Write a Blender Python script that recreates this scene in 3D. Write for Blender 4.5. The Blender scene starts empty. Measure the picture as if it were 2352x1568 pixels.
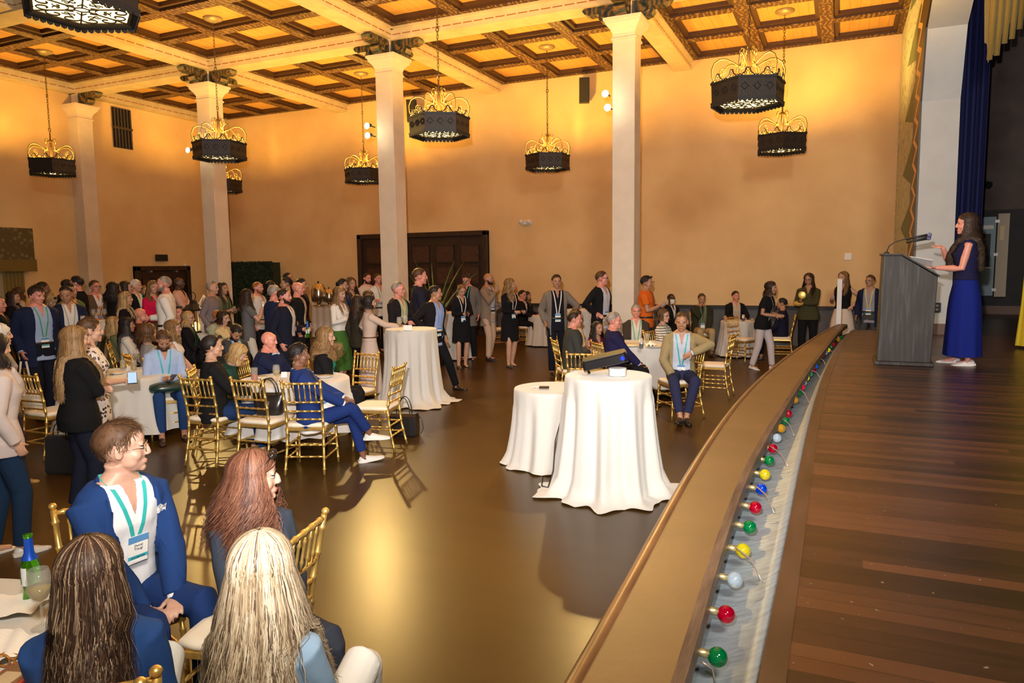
import bpy, bmesh, math, random
import numpy as np
from mathutils import Vector, Matrix
from mathutils.bvhtree import BVHTree
C = bpy.context.scene.collection
S = bpy.context.scene
PI = math.pi
random.seed(7)
# ---------------------------------------------------------------- camera
CAM = np.array([0, 0, 1.96]); FPX = 1655.0
def basis(yaw, pitch, roll):
    y, p, r = map(math.radians, (yaw, pitch, roll))
    fw = np.array([-math.sin(y)*math.cos(p), math.cos(y)*math.cos(p), -math.sin(p)])
    rt = np.array([math.cos(y), math.sin(y), 0]); up = np.cross(rt, fw)
    return math.cos(r)*rt+math.sin(r)*up, -math.sin(r)*rt+math.cos(r)*up, fw
RT, UP, FW = basis(24.5, 5.9, -0.7)
cd = bpy.data.cameras.new('camera'); cam = bpy.data.objects.new('camera', cd); C.objects.link(cam)
cd.sensor_width = 36; cd.lens = FPX/2352*36; cd.clip_start = .05; cd.clip_end = 100
cam.matrix_world = Matrix([[RT[0], UP[0], -FW[0], CAM[0]], [RT[1], UP[1], -FW[1], CAM[1]], [RT[2], UP[2], -FW[2], CAM[2]], [0, 0, 0, 1]])
S.camera = cam
def ray(px, py): return FW+(px-1176)/FPX*RT-(py-784)/FPX*UP
def atz(px, py, z): d = ray(px, py); return CAM+(z-CAM[2])/d[2]*d
def atd(px, py, dep): return CAM+dep*ray(px, py)
# ---------------------------------------------------------------- world, lights, exposure
w = bpy.data.worlds.new('world'); S.world = w; w.use_nodes = True
w.node_tree.nodes['Background'].inputs[0].default_value = (1, .8, .55, 1)
w.node_tree.nodes['Background'].inputs[1].default_value = .03
S.view_settings.view_transform = 'Standard'; S.view_settings.look = 'None'
S.view_settings.gamma = 1; S.view_settings.exposure = 0.25
S.cycles.max_bounces = 8; S.cycles.diffuse_bounces = 3; S.cycles.glossy_bounces = 3
S.cycles.transmission_bounces = 5; S.cycles.sample_clamp_indirect = 4; S.cycles.use_denoising = True
def aim(o, d): o.rotation_euler = Vector(d).to_track_quat('-Z', 'Y').to_euler()
def light(name, kind, loc, power, col, **k):
    l = bpy.data.lights.new(name, kind); l.energy = power; l.color = col
    o = bpy.data.objects.new(name, l); C.objects.link(o); o.location = loc
    for a, b in k.items():
        if a == 'to': aim(o, Vector(b)-Vector(loc))
        else: setattr(l, a, b)
    return o
# the photographer's flash, held above the camera and tilted up
light('camera_flash', 'SPOT', (-.12, -.05, 2.28), 2700, (1, .93, .90), to=(-6.0, 15, 6.4), spot_size=math.radians(110), spot_blend=1.0, shadow_soft_size=.035)
# added soft fill behind and above the camera, evens out the flash falloff
light('added_fill', 'AREA', (2.2, -1.5, 6.3), 620, (1, .90, .76), to=(-6, 9, 1), shape='DISK', size=1.6)
# warm house spots clipped on the three columns
SPOTS = [((-3.95, 12.95, 5.05), 420), ((-3.9, 12.93, 4.8), 120), ((-9.12, 12.95, 4.95), 520), ((-9.1, 12.93, 4.75), 150), ((-14.3, 12.95, 4.85), 380), ((-13.6, 12.93, 4.75), 200)]
for i, (p, e) in enumerate(SPOTS):
    light('column_spot', 'SPOT', (p[0], p[1]-.16, p[2]), e*1.4, (1, .64, .20), to=(-1.5+.3*i, 3.5, .2), spot_size=math.radians(78), spot_blend=.25, shadow_soft_size=.05)
# ---------------------------------------------------------------- helpers
MATS = {}
def mat(name, col, rough=.6, metal=0, var=0, scale=8, bump=0, bscale=60, emit=None, es=1, sheen=0, trans=0, stretch=None, detail=4, coat=0, alpha=1):
    if name in MATS: return MATS[name]
    m = bpy.data.materials.new(name); m.use_nodes = True; MATS[name] = m
    nt = m.node_tree; b = nt.nodes['Principled BSDF']; I = b.inputs
    I['Base Color'].default_value = (*col, 1); I['Roughness'].default_value = rough; I['Metallic'].default_value = metal
    if sheen: I['Sheen Weight'].default_value = sheen
    if trans: I['Transmission Weight'].default_value = trans
    if coat: I['Coat Weight'].default_value = coat
    if alpha < 1: I['Alpha'].default_value = alpha
    if emit: I['Emission Color'].default_value = (*emit, 1); I['Emission Strength'].default_value = es
    if var or bump:
        tc = nt.nodes.new('ShaderNodeTexCoord'); mp = nt.nodes.new('ShaderNodeMapping')
        nt.links.new(tc.outputs['Object'], mp.inputs[0])
        if stretch: mp.inputs['Scale'].default_value = stretch
    if var:
        n = nt.nodes.new('ShaderNodeTexNoise'); n.inputs['Scale'].default_value = scale; n.inputs['Detail'].default_value = detail
        nt.links.new(mp.outputs[0], n.inputs[0])
        r = nt.nodes.new('ShaderNodeValToRGB'); r.color_ramp.elements[0].position = .3; r.color_ramp.elements[1].position = .7
        r.color_ramp.elements[0].color = (*[c*(1-var) for c in col], 1); r.color_ramp.elements[1].color = (*[min(1, c*(1+var)) for c in col], 1)
        nt.links.new(n.outputs[0], r.inputs[0]); nt.links.new(r.outputs[0], I['Base Color'])
    if bump:
        n = nt.nodes.new('ShaderNodeTexNoise'); n.inputs['Scale'].default_value = bscale; n.inputs['Detail'].default_value = 3
        nt.links.new(mp.outputs[0], n.inputs[0]); bp = nt.nodes.new('ShaderNodeBump'); bp.inputs['Strength'].default_value = bump; bp.inputs['Distance'].default_value = .01
        nt.links.new(n.outputs[0], bp.inputs['Height']); nt.links.new(bp.outputs[0], I['Normal'])
    return m
class G:
    """a bag of polygons"""
    def __init__(s): s.v = []; s.f = []; s.m = []
    def add(s, v, f, m=0):
        o = len(s.v); s.v += [tuple(map(float, p)) for p in v]; s.f += [tuple(i+o for i in q) for q in f]; s.m += [m]*len(f); return s
    def box(s, c, d, m=0, rz=0, R=None):
        v = []
        for x in (-.5, .5):
            for y in (-.5, .5):
                for z in (-.5, .5):
                    p = Vector((x*d[0], y*d[1], z*d[2]))
                    if rz: p = Matrix.Rotation(rz, 3, 'Z') @ p
                    if R is not None: p = R @ p
                    v.append((p.x+c[0], p.y+c[1], p.z+c[2]))
        return s.add(v, [(0, 1, 3, 2), (4, 6, 7, 5), (0, 4, 5, 1), (2, 3, 7, 6), (0, 2, 6, 4), (1, 5, 7, 3)], m)
    def bb(s, a, b, m=0): return s.box([(a[i]+b[i])/2 for i in range(3)], [abs(b[i]-a[i]) for i in range(3)], m)
    def loft(s, rings, m=0, cap=True, closed=False):
        n = len(rings[0]); o = len(s.v)
        for r in rings: s.v += [tuple(map(float, p)) for p in r]
        k = len(rings); L = k if closed else k-1
        for i in range(L):
            a = o+i*n; b = o+((i+1) % k)*n
            for j in range(n): s.f.append((a+j, a+(j+1) % n, b+(j+1) % n, b+j)); s.m.append(m)
        if cap and not closed:
            s.f.append(tuple(o+j for j in range(n))[::-1]); s.f.append(tuple(o+(k-1)*n+j for j in range(n))); s.m += [m, m]
        return s
    def tube(s, pts, r, n=8, m=0, flat=1, up=None, closed=False, cap=True):
        P = [np.array(p, float) for p in pts]; k = len(P)
        rr = r if hasattr(r, '__len__') else [r]*k
        T = []
        for i in range(k):
            a = P[(i+1) % k] if (closed or i < k-1) else P[i]; b = P[i-1] if (closed or i > 0) else P[i]
            t = a-b; T.append(t/(np.linalg.norm(t)+1e-12))
        u = np.array(up if up is not None else (0, 0, 1.0)); 
        if abs(T[0]@u) > .95: u = np.array((0, 1.0, 0)) if abs(T[0][1]) < .9 else np.array((1.0, 0, 0))
        rings = []
        for i in range(k):
            u = u-T[i]*(u@T[i]); u = u/(np.linalg.norm(u)+1e-12); w_ = np.cross(T[i], u)
            rings.append([P[i]+rr[i]*(math.cos(a)*w_+flat*math.sin(a)*u) for a in [2*PI*j/n for j in range(n)]])
        return s.loft(rings, m, cap, closed)
    def lathe(s, prof, c=(0, 0, 0), n=20, m=0, cap=True):
        return s.loft([[(c[0]+r*math.cos(2*PI*j/n), c[1]+r*math.sin(2*PI*j/n), c[2]+z) for j in range(n)] for r, z in prof], m, cap)
    def ell(s, c, r, n=14, k=9, m=0, R=None):
        rings = []
        for i in range(k+1):
            t = -PI/2+PI*i/k; t = max(-PI/2+.06, min(PI/2-.06, t))
            ring = []
            for j in range(n):
                a = 2*PI*j/n; p = Vector((r[0]*math.cos(t)*math.cos(a), r[1]*math.cos(t)*math.sin(a), r[2]*math.sin(t)))
                if R is not None: p = R @ p
                ring.append((p.x+c[0], p.y+c[1], p.z+c[2]))
            rings.append(ring)
        return s.loft(rings, m)
    def prism(s, poly, a, b, axis='z', m=0):
        def P(u, v, t): return {'z': (u, v, t), 'y': (u, t, v), 'x': (t, u, v)}[axis]
        n = len(poly); v = [P(*p, a) for p in poly]+[P(*p, b) for p in poly]
        f = [tuple(range(n))[::-1], tuple(range(n, 2*n))]+[(i, (i+1) % n, n+(i+1) % n, n+i) for i in range(n)]
        return s.add(v, f, m)
    def grid(s, fn, nu, nv, m=0):
        v = [fn(i/nu, j/nv) for i in range(nu+1) for j in range(nv+1)]
        f = [(i*(nv+1)+j, (i+1)*(nv+1)+j, (i+1)*(nv+1)+j+1, i*(nv+1)+j+1) for i in range(nu) for j in range(nv)]
        return s.add(v, f, m)
    def mesh(s, name, mats, smooth=False, fixn=True):
        me = bpy.data.meshes.new(name); me.from_pydata(s.v, [], s.f)
        for m_ in (mats if isinstance(mats, (list, tuple)) else [mats]): me.materials.append(m_)
        me.polygons.foreach_set('material_index', s.m)
        if fixn:
            bm = bmesh.new(); bm.from_mesh(me); bmesh.ops.recalc_face_normals(bm, faces=bm.faces); bm.to_mesh(me); bm.free()
        if smooth: me.shade_smooth()
        me.update(); return me
    def obj(s, name, mats, parent=None, smooth=False, loc=None, rot=None, fixn=True, bev=0):
        o = bpy.data.objects.new(name, s.mesh(name, mats, smooth, fixn)); C.objects.link(o)
        if parent: o.parent = parent
        if loc is not None: o.location = loc
        if rot is not None: o.rotation_euler = rot
        if bev:
            b = o.modifiers.new('bev', 'BEVEL'); b.width = bev; b.segments = 2; b.limit_method = 'ANGLE'
        return o
def tag(o, label, cat=None, group=None, kind=None):
    if label: o['label'] = label
    if cat: o['category'] = cat
    if group: o['group'] = group
    if kind: o['kind'] = kind
    return o
def thing(name, label, cat, loc=(0, 0, 0), rz=0, group=None):
    o = bpy.data.objects.new(name, None); C.objects.link(o); o.location = loc; o.rotation_euler = (0, 0, rz)
    return tag(o, label, cat, group)
def struct(o): o['kind'] = 'structure'; return o
def dup(root, loc, rz=None, label=None, group=None):
    r = root.copy(); C.objects.link(r); r.location = loc
    if rz is not None: r.rotation_euler = (0, 0, rz)
    if label: r['label'] = label
    if group: r['group'] = group
    for ch in list(root.children):
        c = ch.copy(); C.objects.link(c); c.parent = r
        for g in ch.children:
            d = g.copy(); C.objects.link(d); d.parent = c
    return r
# ---------------------------------------------------------------- surfaces with nodes of their own
def nodes(m): return m.node_tree.nodes, m.node_tree.links, m.node_tree.nodes['Principled BSDF'].inputs
def math_(nt, op, a, b=None, clamp=False):
    n = nt.nodes.new('ShaderNodeMath'); n.operation = op; n.use_clamp = clamp
    for i, x in enumerate((a, b)):
        if x is None: continue
        if isinstance(x, (int, float)): n.inputs[i].default_value = x
        else: nt.links.new(x, n.inputs[i])
    return n.outputs[0]
def mix(nt, f, a, b):
    n = nt.nodes.new('ShaderNodeMix'); n.data_type = 'RGBA'
    if isinstance(f, (int, float)): n.inputs[0].default_value = f
    else: nt.links.new(f, n.inputs[0])
    for k, x in ((6, a), (7, b)):
        if isinstance(x, tuple): n.inputs[k].default_value = (*x, 1)
        else: nt.links.new(x, n.inputs[k])
    return n.outputs[2]
def xyz(nt, space='Object', scale=(1, 1, 1)):
    tc = nt.nodes.new('ShaderNodeTexCoord'); mp = nt.nodes.new('ShaderNodeMapping'); mp.inputs['Scale'].default_value = scale
    nt.links.new(tc.outputs[space], mp.inputs[0]); sp = nt.nodes.new('ShaderNodeSeparateXYZ'); nt.links.new(mp.outputs[0], sp.inputs[0])
    return mp.outputs[0], sp.outputs[0], sp.outputs[1], sp.outputs[2]
def tex(nt, kind, vec, **k):
    n = nt.nodes.new('ShaderNodeTex'+kind); nt.links.new(vec, n.inputs['Vector'])
    for a, b in k.items():
        if a in n.inputs: n.inputs[a].default_value = b
        else: setattr(n, a, b)
    return n
def ramp(nt, fac, stops):
    r = nt.nodes.new('ShaderNodeValToRGB'); nt.links.new(fac, r.inputs[0]); e = r.color_ramp.elements
    while len(e) < len(stops): e.new(.5)
    for q, (p, c) in zip(e, stops): q.position = p; q.color = (*c, 1)
    return r.outputs[0]
def floor_mat():
    m = mat('hall_floor', (.1, .05, .02), .22); nt = m.node_tree; N, L, I = nodes(m)
    v, x, y, z = xyz(nt); 
    br = tex(nt, 'Brick', v, Scale=1.0, **{'Mortar Size': .002, 'Brick Width': 1.1, 'Row Height': .10, 'Color1': (.40, .40, .40, 1), 'Color2': (.60, .60, .60, 1), 'Mortar': (.42, .42, .42, 1)})
    ns = tex(nt, 'Noise', v, Scale=.6, Detail=2.0); ns2 = tex(nt, 'Noise', v, Scale=14.0, Detail=5.0)
    a = math_(nt, 'MULTIPLY', ns.outputs[0], .7); b = math_(nt, 'MULTIPLY', ns.outputs[0], .10); c = math_(nt, 'MULTIPLY', br.outputs[0], .25)
    s = math_(nt, 'ADD', math_(nt, 'ADD', a, b), c)
    col = ramp(nt, s, [(.3, (.036, .018, .0035)), (.55, (.056, .029, .0055)), (.8, (.080, .043, .008))]); L.new(col, I['Base Color'])
    I['Roughness'].default_value = .31; I['Specular IOR Level'].default_value = .24
    return m
def wall_mat():
    m = mat('wall_paint', (.62, .44, .27), .85); nt = m.node_tree; N, L, I = nodes(m); v, x, y, z = xyz(nt)
    ns = tex(nt, 'Noise', v, Scale=.8, Detail=6.0)
    L.new(ramp(nt, ns.outputs[0], [(.35, (.66, .46, .22)), (.65, (.75, .55, .28))]), I['Base Color'])
    n2 = tex(nt, 'Noise', v, Scale=60.0); bp = nt.nodes.new('ShaderNodeBump'); bp.inputs['Strength'].default_value = .15; bp.inputs['Distance'].default_value = .004
    L.new(n2.outputs[0], bp.inputs['Height']); L.new(bp.outputs[0], I['Normal'])
    return m
def stage_mat():
    m = mat('stage_boards', (.1, .05, .03), .3); nt = m.node_tree; N, L, I = nodes(m); v, x, y, z = xyz(nt)
    row = math_(nt, 'FLOOR', math_(nt, 'MULTIPLY', y, 1/.083)); wn = nt.nodes.new('ShaderNodeTexWhiteNoise'); wn.noise_dimensions = '2D'
    cb = nt.nodes.new('ShaderNodeCombineXYZ'); L.new(row, cb.inputs[0])
    seg = math_(nt, 'FLOOR', math_(nt, 'ADD', math_(nt, 'MULTIPLY', x, .45), math_(nt, 'MULTIPLY', row, .37))); L.new(seg, cb.inputs[1]); L.new(cb.outputs[0], wn.inputs['Vector'])
    v2, *_ = xyz(nt, scale=(.6, 9, 1)); ns = tex(nt, 'Noise', v2, Scale=2.2, Detail=7.0, Roughness=.65)
    f = math_(nt, 'ADD', math_(nt, 'MULTIPLY', wn.outputs[0], .6), math_(nt, 'MULTIPLY', ns.outputs[0], .4))
    col = ramp(nt, f, [(.2, (.014, .007, .006)), (.5, (.046, .019, .012)), (.85, (.088, .035, .018))])
    fr = math_(nt, 'FRACT', math_(nt, 'MULTIPLY', y, 1/.083)); gap = math_(nt, 'LESS_THAN', fr, .035)
    sc = tex(nt, 'Noise', xyz(nt, scale=(1, 1, 1))[0], Scale=38.0, Detail=2.0); sp = math_(nt, 'GREATER_THAN', sc.outputs[0], .735)
    col = mix(nt, gap, col, (.01, .007, .005)); col = mix(nt, math_(nt, 'MULTIPLY', sp, .5), col, (.35, .28, .22))
    L.new(col, I['Base Color']); L.new(math_(nt, 'ADD', math_(nt, 'MULTIPLY', ns.outputs[0], .3), .2), I['Roughness'])
    return m
def beam_mat():
    m = mat('beam_paint', (.7, .6, .4), .7); nt = m.node_tree; N, L, I = nodes(m); v, x, y, z = xyz(nt)
    s = math_(nt, 'FRACT', math_(nt, 'MULTIPLY', math_(nt, 'ADD', x, y), 4.2)); dash = math_(nt, 'LESS_THAN', s, .82)
    def line(z0, h): return math_(nt, 'LESS_THAN', math_(nt, 'ABSOLUTE', math_(nt, 'SUBTRACT', z, z0)), h)
    l = math_(nt, 'MULTIPLY', math_(nt, 'MAXIMUM', line(6.80, .010), line(7.02, .012)), dash)
    ns = tex(nt, 'Noise', v, Scale=3.0, Detail=5.0)
    c = ramp(nt, ns.outputs[0], [(.3, (.50, .42, .26)), (.7, (.62, .53, .35))]); L.new(mix(nt, l, c, (.28, .10, .03)), I['Base Color'])
    return m
def rib_mat(name='rib_paint', gold=True):
    m = mat(name, (.1, .04, .02), .55); nt = m.node_tree; N, L, I = nodes(m); v, x, y, z = xyz(nt)
    wv = tex(nt, 'Wave', v, Scale=3.2, Distortion=9.0, Detail=2.0); vo = tex(nt, 'Voronoi', v, Scale=9.0, feature='DISTANCE_TO_EDGE')
    g = math_(nt, 'MULTIPLY', math_(nt, 'GREATER_THAN', wv.outputs[1] if len(wv.outputs) > 1 else wv.outputs[0], .62), math_(nt, 'LESS_THAN', vo.outputs[0], .16))
    low = math_(nt, 'LESS_THAN', z, 6.955); g = math_(nt, 'MULTIPLY', g, low)
    L.new(mix(nt, g, (.055, .024, .010), (.24, .14, .04)), I['Base Color'])
    return m
def panel_mat():
    m = mat('ceiling_panel', (.5, .3, .12), .6); nt = m.node_tree; N, L, I = nodes(m); v, x, y, z = xyz(nt)
    fr = math_(nt, 'FRACT', math_(nt, 'MULTIPLY', x, 1/.19)); gap = math_(nt, 'LESS_THAN', fr, .05)
    ns = tex(nt, 'Noise', xyz(nt, scale=(8, .8, 1))[0], Scale=1.5, Detail=5.0)
    c = ramp(nt, ns.outputs[0], [(.3, (.52, .29, .08)), (.7, (.62, .36, .10))]); L.new(mix(nt, gap, c, (.36, .20, .06)), I['Base Color'])
    return m
def paisley_mat():
    m = mat('arch_border', (.5, .5, .4), .7); nt = m.node_tree; N, L, I = nodes(m); v, x, y, z = xyz(nt)
    wv = tex(nt, 'Wave', v, Scale=2.2, Distortion=22.0, Detail=2.0, **{'Detail Scale': .9}); wv.wave_type = 'RINGS'; ln = math_(nt, 'GREATER_THAN', wv.outputs[0], .82)
    t = math_(nt, 'ABSOLUTE', math_(nt, 'SUBTRACT', math_(nt, 'FRACT', math_(nt, 'MULTIPLY', z, 1/1.05)), .5))
    tri = math_(nt, 'LESS_THAN', t, math_(nt, 'MULTIPLY', math_(nt, 'SUBTRACT', 16.6, y), .17)); 
    c = mix(nt, tri, (.56, .64, .58), (.13, .21, .14)); L.new(mix(nt, math_(nt, 'MULTIPLY', ln, .7), c, (.13, .12, .07)), I['Base Color'])
    return m
def twist_mat():
    m = mat('twist_gold', (.1, .07, .04), .45); nt = m.node_tree; N, L, I = nodes(m); v, x, y, z = xyz(nt)
    zz = math_(nt, 'PINGPONG', z, .19); a = math_(nt, 'ABSOLUTE', math_(nt, 'SUBTRACT', math_(nt, 'MULTIPLY', zz, 3.2), math_(nt, 'SUBTRACT', y, 13.6)))
    b = math_(nt, 'LESS_THAN', a, .15); L.new(mix(nt, b, (.025, .022, .018), (.75, .50, .20)), I['Base Color'])
    return m
GOLD = mat('chair_gold', (.72, .47, .13), .33, .75, var=.15, scale=30)
M_cloth = mat('white_tablecloth', (.57, .56, .52), .85, bump=.25, bscale=9, sheen=.3)
M_dark = mat('black_iron', (.025, .022, .02), .55, .3, bump=.3, bscale=40)
M_scroll = mat('gilt_iron', (.24, .16, .055), .4, .5)
# ---------------------------------------------------------------- room shell
XL, XR, YF, YB, ZC = -19.0, 1.08, 18.5, -7.0, 7.15
WM = wall_mat()
struct(G().bb((XL-.3, YB-.3, -.2), (12, YF+.3, 0)).obj('floor', floor_mat()))
struct(G().bb((XL-.3, YB-.3, ZC-.08), (XR, YF+.3, ZC+.3)).obj('ceiling', panel_mat()))
struct(G().bb((XL-.3, YF, 0), (XR+.6, YF+.3, 7.6)).obj('wall_far', WM))
struct(G().bb((XL-.3, YB, 0), (XL, YF, 7.6)).obj('wall_left', WM))
struct(G().bb((XL-.3, YB-.3, 0), (12.3, YB, 7.6)).obj('wall_near', WM))
BM = beam_mat(); RM = rib_mat(); YB_ = [13.42, 8.95, 4.5, .05, -4.4]; XB_ = [-3.7, -8.88, -14.06]
for x in XB_:
    struct(G().bb((x-.2, YB, 6.72), (x+.2, YF, 7.24)).bb((x-.26, YB, 6.9), (x+.26, YF, 7.24)).obj('ceiling_beam', BM))
for y in YB_:
    struct(G().bb((XL, y-.24, 6.70), (XR, y+.24, 7.24)).bb((XL, y-.3, 6.9), (XR, y+.3, 7.24)).obj('ceiling_beam', BM))
struct(G().bb((XL, YB, 6.7), (XL+.3, YF, 7.24)).obj('ceiling_beam', BM))
rib = G()
xs = [XL+.3]+sorted(XB_)+[XR]; ys = [YB]+sorted(YB_)+[YF]
for i in range(len(xs)-1):
    a, b = xs[i]+(.26 if i else 0), xs[i+1]-(.26 if i < len(xs)-2 else 0)
    for j in range(len(ys)-1):
        c, d = ys[j]+(.3 if j else 0), ys[j+1]-(.3 if j < len(ys)-2 else 0)
        for (wd, z0, z1) in ((.13, 6.94, 7.2), (.215, 6.995, 7.2)):
            for k in (0, 1, 2, 3):
                x = a+(b-a)*k/3; y = c+(d-c)*k/3
                x0, x1 = max(a, x-wd), min(b, x+wd); y0, y1 = max(c, y-wd), min(d, y+wd)
                rib.bb((x0, c, z0), (x1, d, z1)); rib.bb((a, y0, z0+.001), (b, y1, z1))
rib.obj('trim_ceiling', RM)['kind'] = 'structure'
CM = mat('column_paint', (.70, .62, .50), .75, var=.06, scale=3, bump=.1)
def corbel_mat():
    m = mat('corbel_paint', (.1, .1, .06), .5); nt = m.node_tree; N, L, I = nodes(m); v, x, y, z = xyz(nt)
    wv = tex(nt, 'Wave', v, Scale=3.0, Distortion=12.0, Detail=2.0); vo = tex(nt, 'Voronoi', v, Scale=11.0)
    L.new(ramp(nt, math_(nt, 'ADD', math_(nt, 'MULTIPLY', wv.outputs[0], .6), math_(nt, 'MULTIPLY', vo.outputs[0], .5)), [(.2, (.010, .018, .014)), (.45, (.03, .055, .05)), (.6, (.07, .02, .01)), (.8, (.16, .10, .03))]), I['Base Color'])
    return m
KM = corbel_mat()
def column(x, y, n=4, half=.21):
    c = thing('column', None, None, (x, y, 0)); c['kind'] = 'structure'
    G().bb((-half, -half, 0), (half, half, 6.08)).obj('shaft', CM, c, bev=.01)
    q = [(half+.02, 6.02), (half+.02, 6.06), (half, 6.07), (half, 6.14), (half+.04, 6.22), (half+.11, 6.30), (half+.11, 6.34), (half+.14, 6.35), (half+.14, 6.40)]
    G().loft([[(-a, -a, z), (a, -a, z), (a, a, z), (-a, a, z)] for a, z in q]).obj('capital', CM, c)
    G().bb((-.12, -.12, 6.4), (.12, .12, 6.72)).obj('capital_block', CM, c)
    pr = [(.12, 6.40), (.34, 6.40), (.42, 6.43), (.47, 6.50), (.44, 6.56), (.52, 6.57), (.62, 6.56), (.70, 6.60), (.74, 6.66), (.70, 6.70), (.12, 6.71)]
    for k in range(n):
        g = G().prism(pr, -.085, .085, 'y'); g.tube([(.2, -.09, 6.66), (.34, -.1, 6.6), (.4, -.1, 6.5), (.3, -.1, 6.44)], .018, 6); g.tube([(.2, .09, 6.66), (.34, .1, 6.6), (.4, .1, 6.5), (.3, .1, 6.44)], .018, 6)
        g.tube([(.64, -.1, 6.63), (.64, .1, 6.63)], .045, 10)
        g.obj('bracket', KM, c, rot=(0, 0, k*PI/2)).scale = (1.12, 1.25, 1)
    return c
for x in XB_: column(x, 13.35)
column(XL+.2, 13.35, 1)
# clipped spot lamps on the columns
HOT = mat('lamp_lens', (1, .9, .7), emit=(1, .82, .5), es=90)
for i, (p, e) in enumerate(SPOTS):
    nm = 'front of the %s column from the stage' % ('nearest', 'middle', 'farthest')[i//2]
    t = thing('column_spotlight', 'small %s spotlight clamped to the %s' % (('upper', 'lower')[i % 2], nm), 'spotlight', p)
    G().tube([(0, .17, 0), (0, .0, 0)], .012, 6).obj('bracket', M_dark, t)
    G().tube([(0, .02, .02), (0, -.12, -.02)], [.03, .05], 12).obj('housing', M_dark, t, True)
    G().ell((0, -.12, -.02), (.06, .02, .06)).obj('lens', HOT, t, True)
# ---------------------------------------------------------------- wall fittings
WOOD = mat('carved_dark_wood', (.030, .015, .009), .5, var=.5, scale=6, stretch=(6, 6, 1), bump=.3, bscale=20)
WOOD2 = mat('carved_relief', (.055, .024, .013), .5, var=.6, scale=40, bump=.9, bscale=45)
def door_unit(n, label_w, h, cols, rows, place, rz):
    t = thing('door_%d' % n, None, None, place, rz); t['kind'] = 'structure'
    G().bb((-label_w/2, -.02, 0), (label_w/2, .06, h)).obj('door_leaf', WOOD, t)
    fr = G().bb((-label_w/2-.0, .0, h-.12), (label_w/2, .16, h+.02)).bb((-label_w/2, 0, 0), (-label_w/2+.14, .16, h)).bb((label_w/2-.14, 0, 0), (label_w/2, .16, h))
    fr.obj('door_frame', WOOD, t, bev=.01)
    cw = (label_w-.36)/cols; rh = (h-.5)/rows
    for i in range(cols):
        for j in range(rows):
            x = -label_w/2+.18+cw*(i+.5); z = .2+rh*(j+.5); a, b = cw*.37, rh*.40
            G().bb((x-a, .06, z-b), (x+a, .085, z+b)).obj('door_panel', WOOD2, t, bev=.008)
            g = G()
            for s in (-1, 1): g.bb((x-a-.02, .06, z+s*b-.012), (x+a+.02, .11, z+s*b+.012)); g.bb((x+s*a-.012, .06, z-b), (x+s*a+.012, .11, z+b))
            g.obj('door_panel_rim', WOOD, t)
    return t
door_unit(1, 4.45, 2.98, 5, 4, (-11.33, YF-.0, 0), PI)
d2 = door_unit(2, 1.94, 2.10, 4, 3, (XL, 15.78, 0), -PI/2)
G().bb((-19.0+.02, 15.30, 1.93), (-18.86, 15.36, 2.02)).bb((-18.98, 16.22, 1.93), (-18.86, 16.28, 2.02)).obj('door_closer', mat('steel', (.5, .5, .5), .3, .9), None)['kind'] = 'structure'
BLK = mat('matt_black', (.012, .012, .012), .6)
WS = mat('wainscot_grey', (.075, .078, .085), .6, var=.15, scale=3)
g = G().bb((-9.05, YF-.05, 0), (1.08, YF, .86)); struct(g.obj('baseboard_far', WS))
struct(G().bb((-9.05, YF-.08, .86), (1.08, YF, .95)).obj('trim_1', BLK))
struct(G().bb((XL, YF-.05, 0), (-13.6, YF, .3)).obj('trim_2', WOOD)); struct(G().bb((XL, YB, 0), (XL+.05, 14.7, .3)).obj('baseboard_left', WOOD))
o = tag(G().bb((-18.98, 15.58, 2.27), (-18.9, 15.98, 2.47)).obj('exit_sign', BLK, bev=.01), 'small dark unlit sign box above the double doors', 'sign')
t = thing('window_grille', 'dark slatted window grille high on the left wall', 'grille', (-18.99, 14.75, 6.06))
G().bb((0, -.30, -.56), (.03, .30, .56)).obj('backing', BLK, t)
gg = mat('grille_wood', (.05, .035, .022), .5)
for k in range(6): G().tube([(.05, -.25+k*.1, -.54), (.05, -.25+k*.1, .54)], .022, 6).obj('slat', gg, t)
G().bb((.0, -.30, -.03), (.07, .30, .03)).obj('crossbar', gg, t)
t = thing('pelmet', 'olive patterned box pelmet with curtains at the left edge of the hall', 'pelmet', (-18.98, 10.6, 0))
def damask():
    m = mat('damask', (.12, .09, .03), .7, sheen=.3); nt = m.node_tree; N, L, I = nodes(m); v, x, y, z = xyz(nt, scale=(1, 5, 5)); vo = tex(nt, 'Voronoi', v, Scale=1.6)
    L.new(ramp(nt, vo.outputs[0], [(.25, (.17, .14, .06)), (.4, (.085, .062, .02))]), I['Base Color']); return m
DM = damask()
G().bb((0, -1.5, 2.30), (.32, 1.18, 3.08)).obj('pelmet_box', DM, t, bev=.02)
G().bb((0, -1.5, 2.0), (.34, 1.2, 2.30)).obj('pelmet_border', mat('olive_velvet', (.16, .11, .02), .7), t)
G().grid(lambda u, v: (.16+.05*math.sin(u*34), .45+u*.5, .02+v*2.0), 60, 2).obj('curtain', mat('old_gold_curtain', (.30, .20, .05), .8), t, True, fixn=False)
def speaker_box(x, z, label, ry=.12):
    t = thing('wall_speaker', label, 'speaker', (x, YF-.30, z)); t.rotation_euler = (.12, ry, .35)
    G().bb((-.13, -.12, -.31), (.13, .12, .31)).obj('cabinet', BLK, t, bev=.01)
    G().bb((-.11, -.135, -.28), (.11, -.12, .28)).obj('grille', mat('speaker_cloth', (.02, .02, .02), .9, bump=.5, bscale=200), t)
    G().tube([(0, .1, .1), (0, .29, .14)], .02, 6).obj('bracket', BLK, t)
p = atz(1342, 208, 6.3); 
def aty(px, py, y): d = ray(px, py); return CAM+y/d[1]*d
def atx(px, py, x): d = ray(px, py); return CAM+x/d[0]*d
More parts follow.
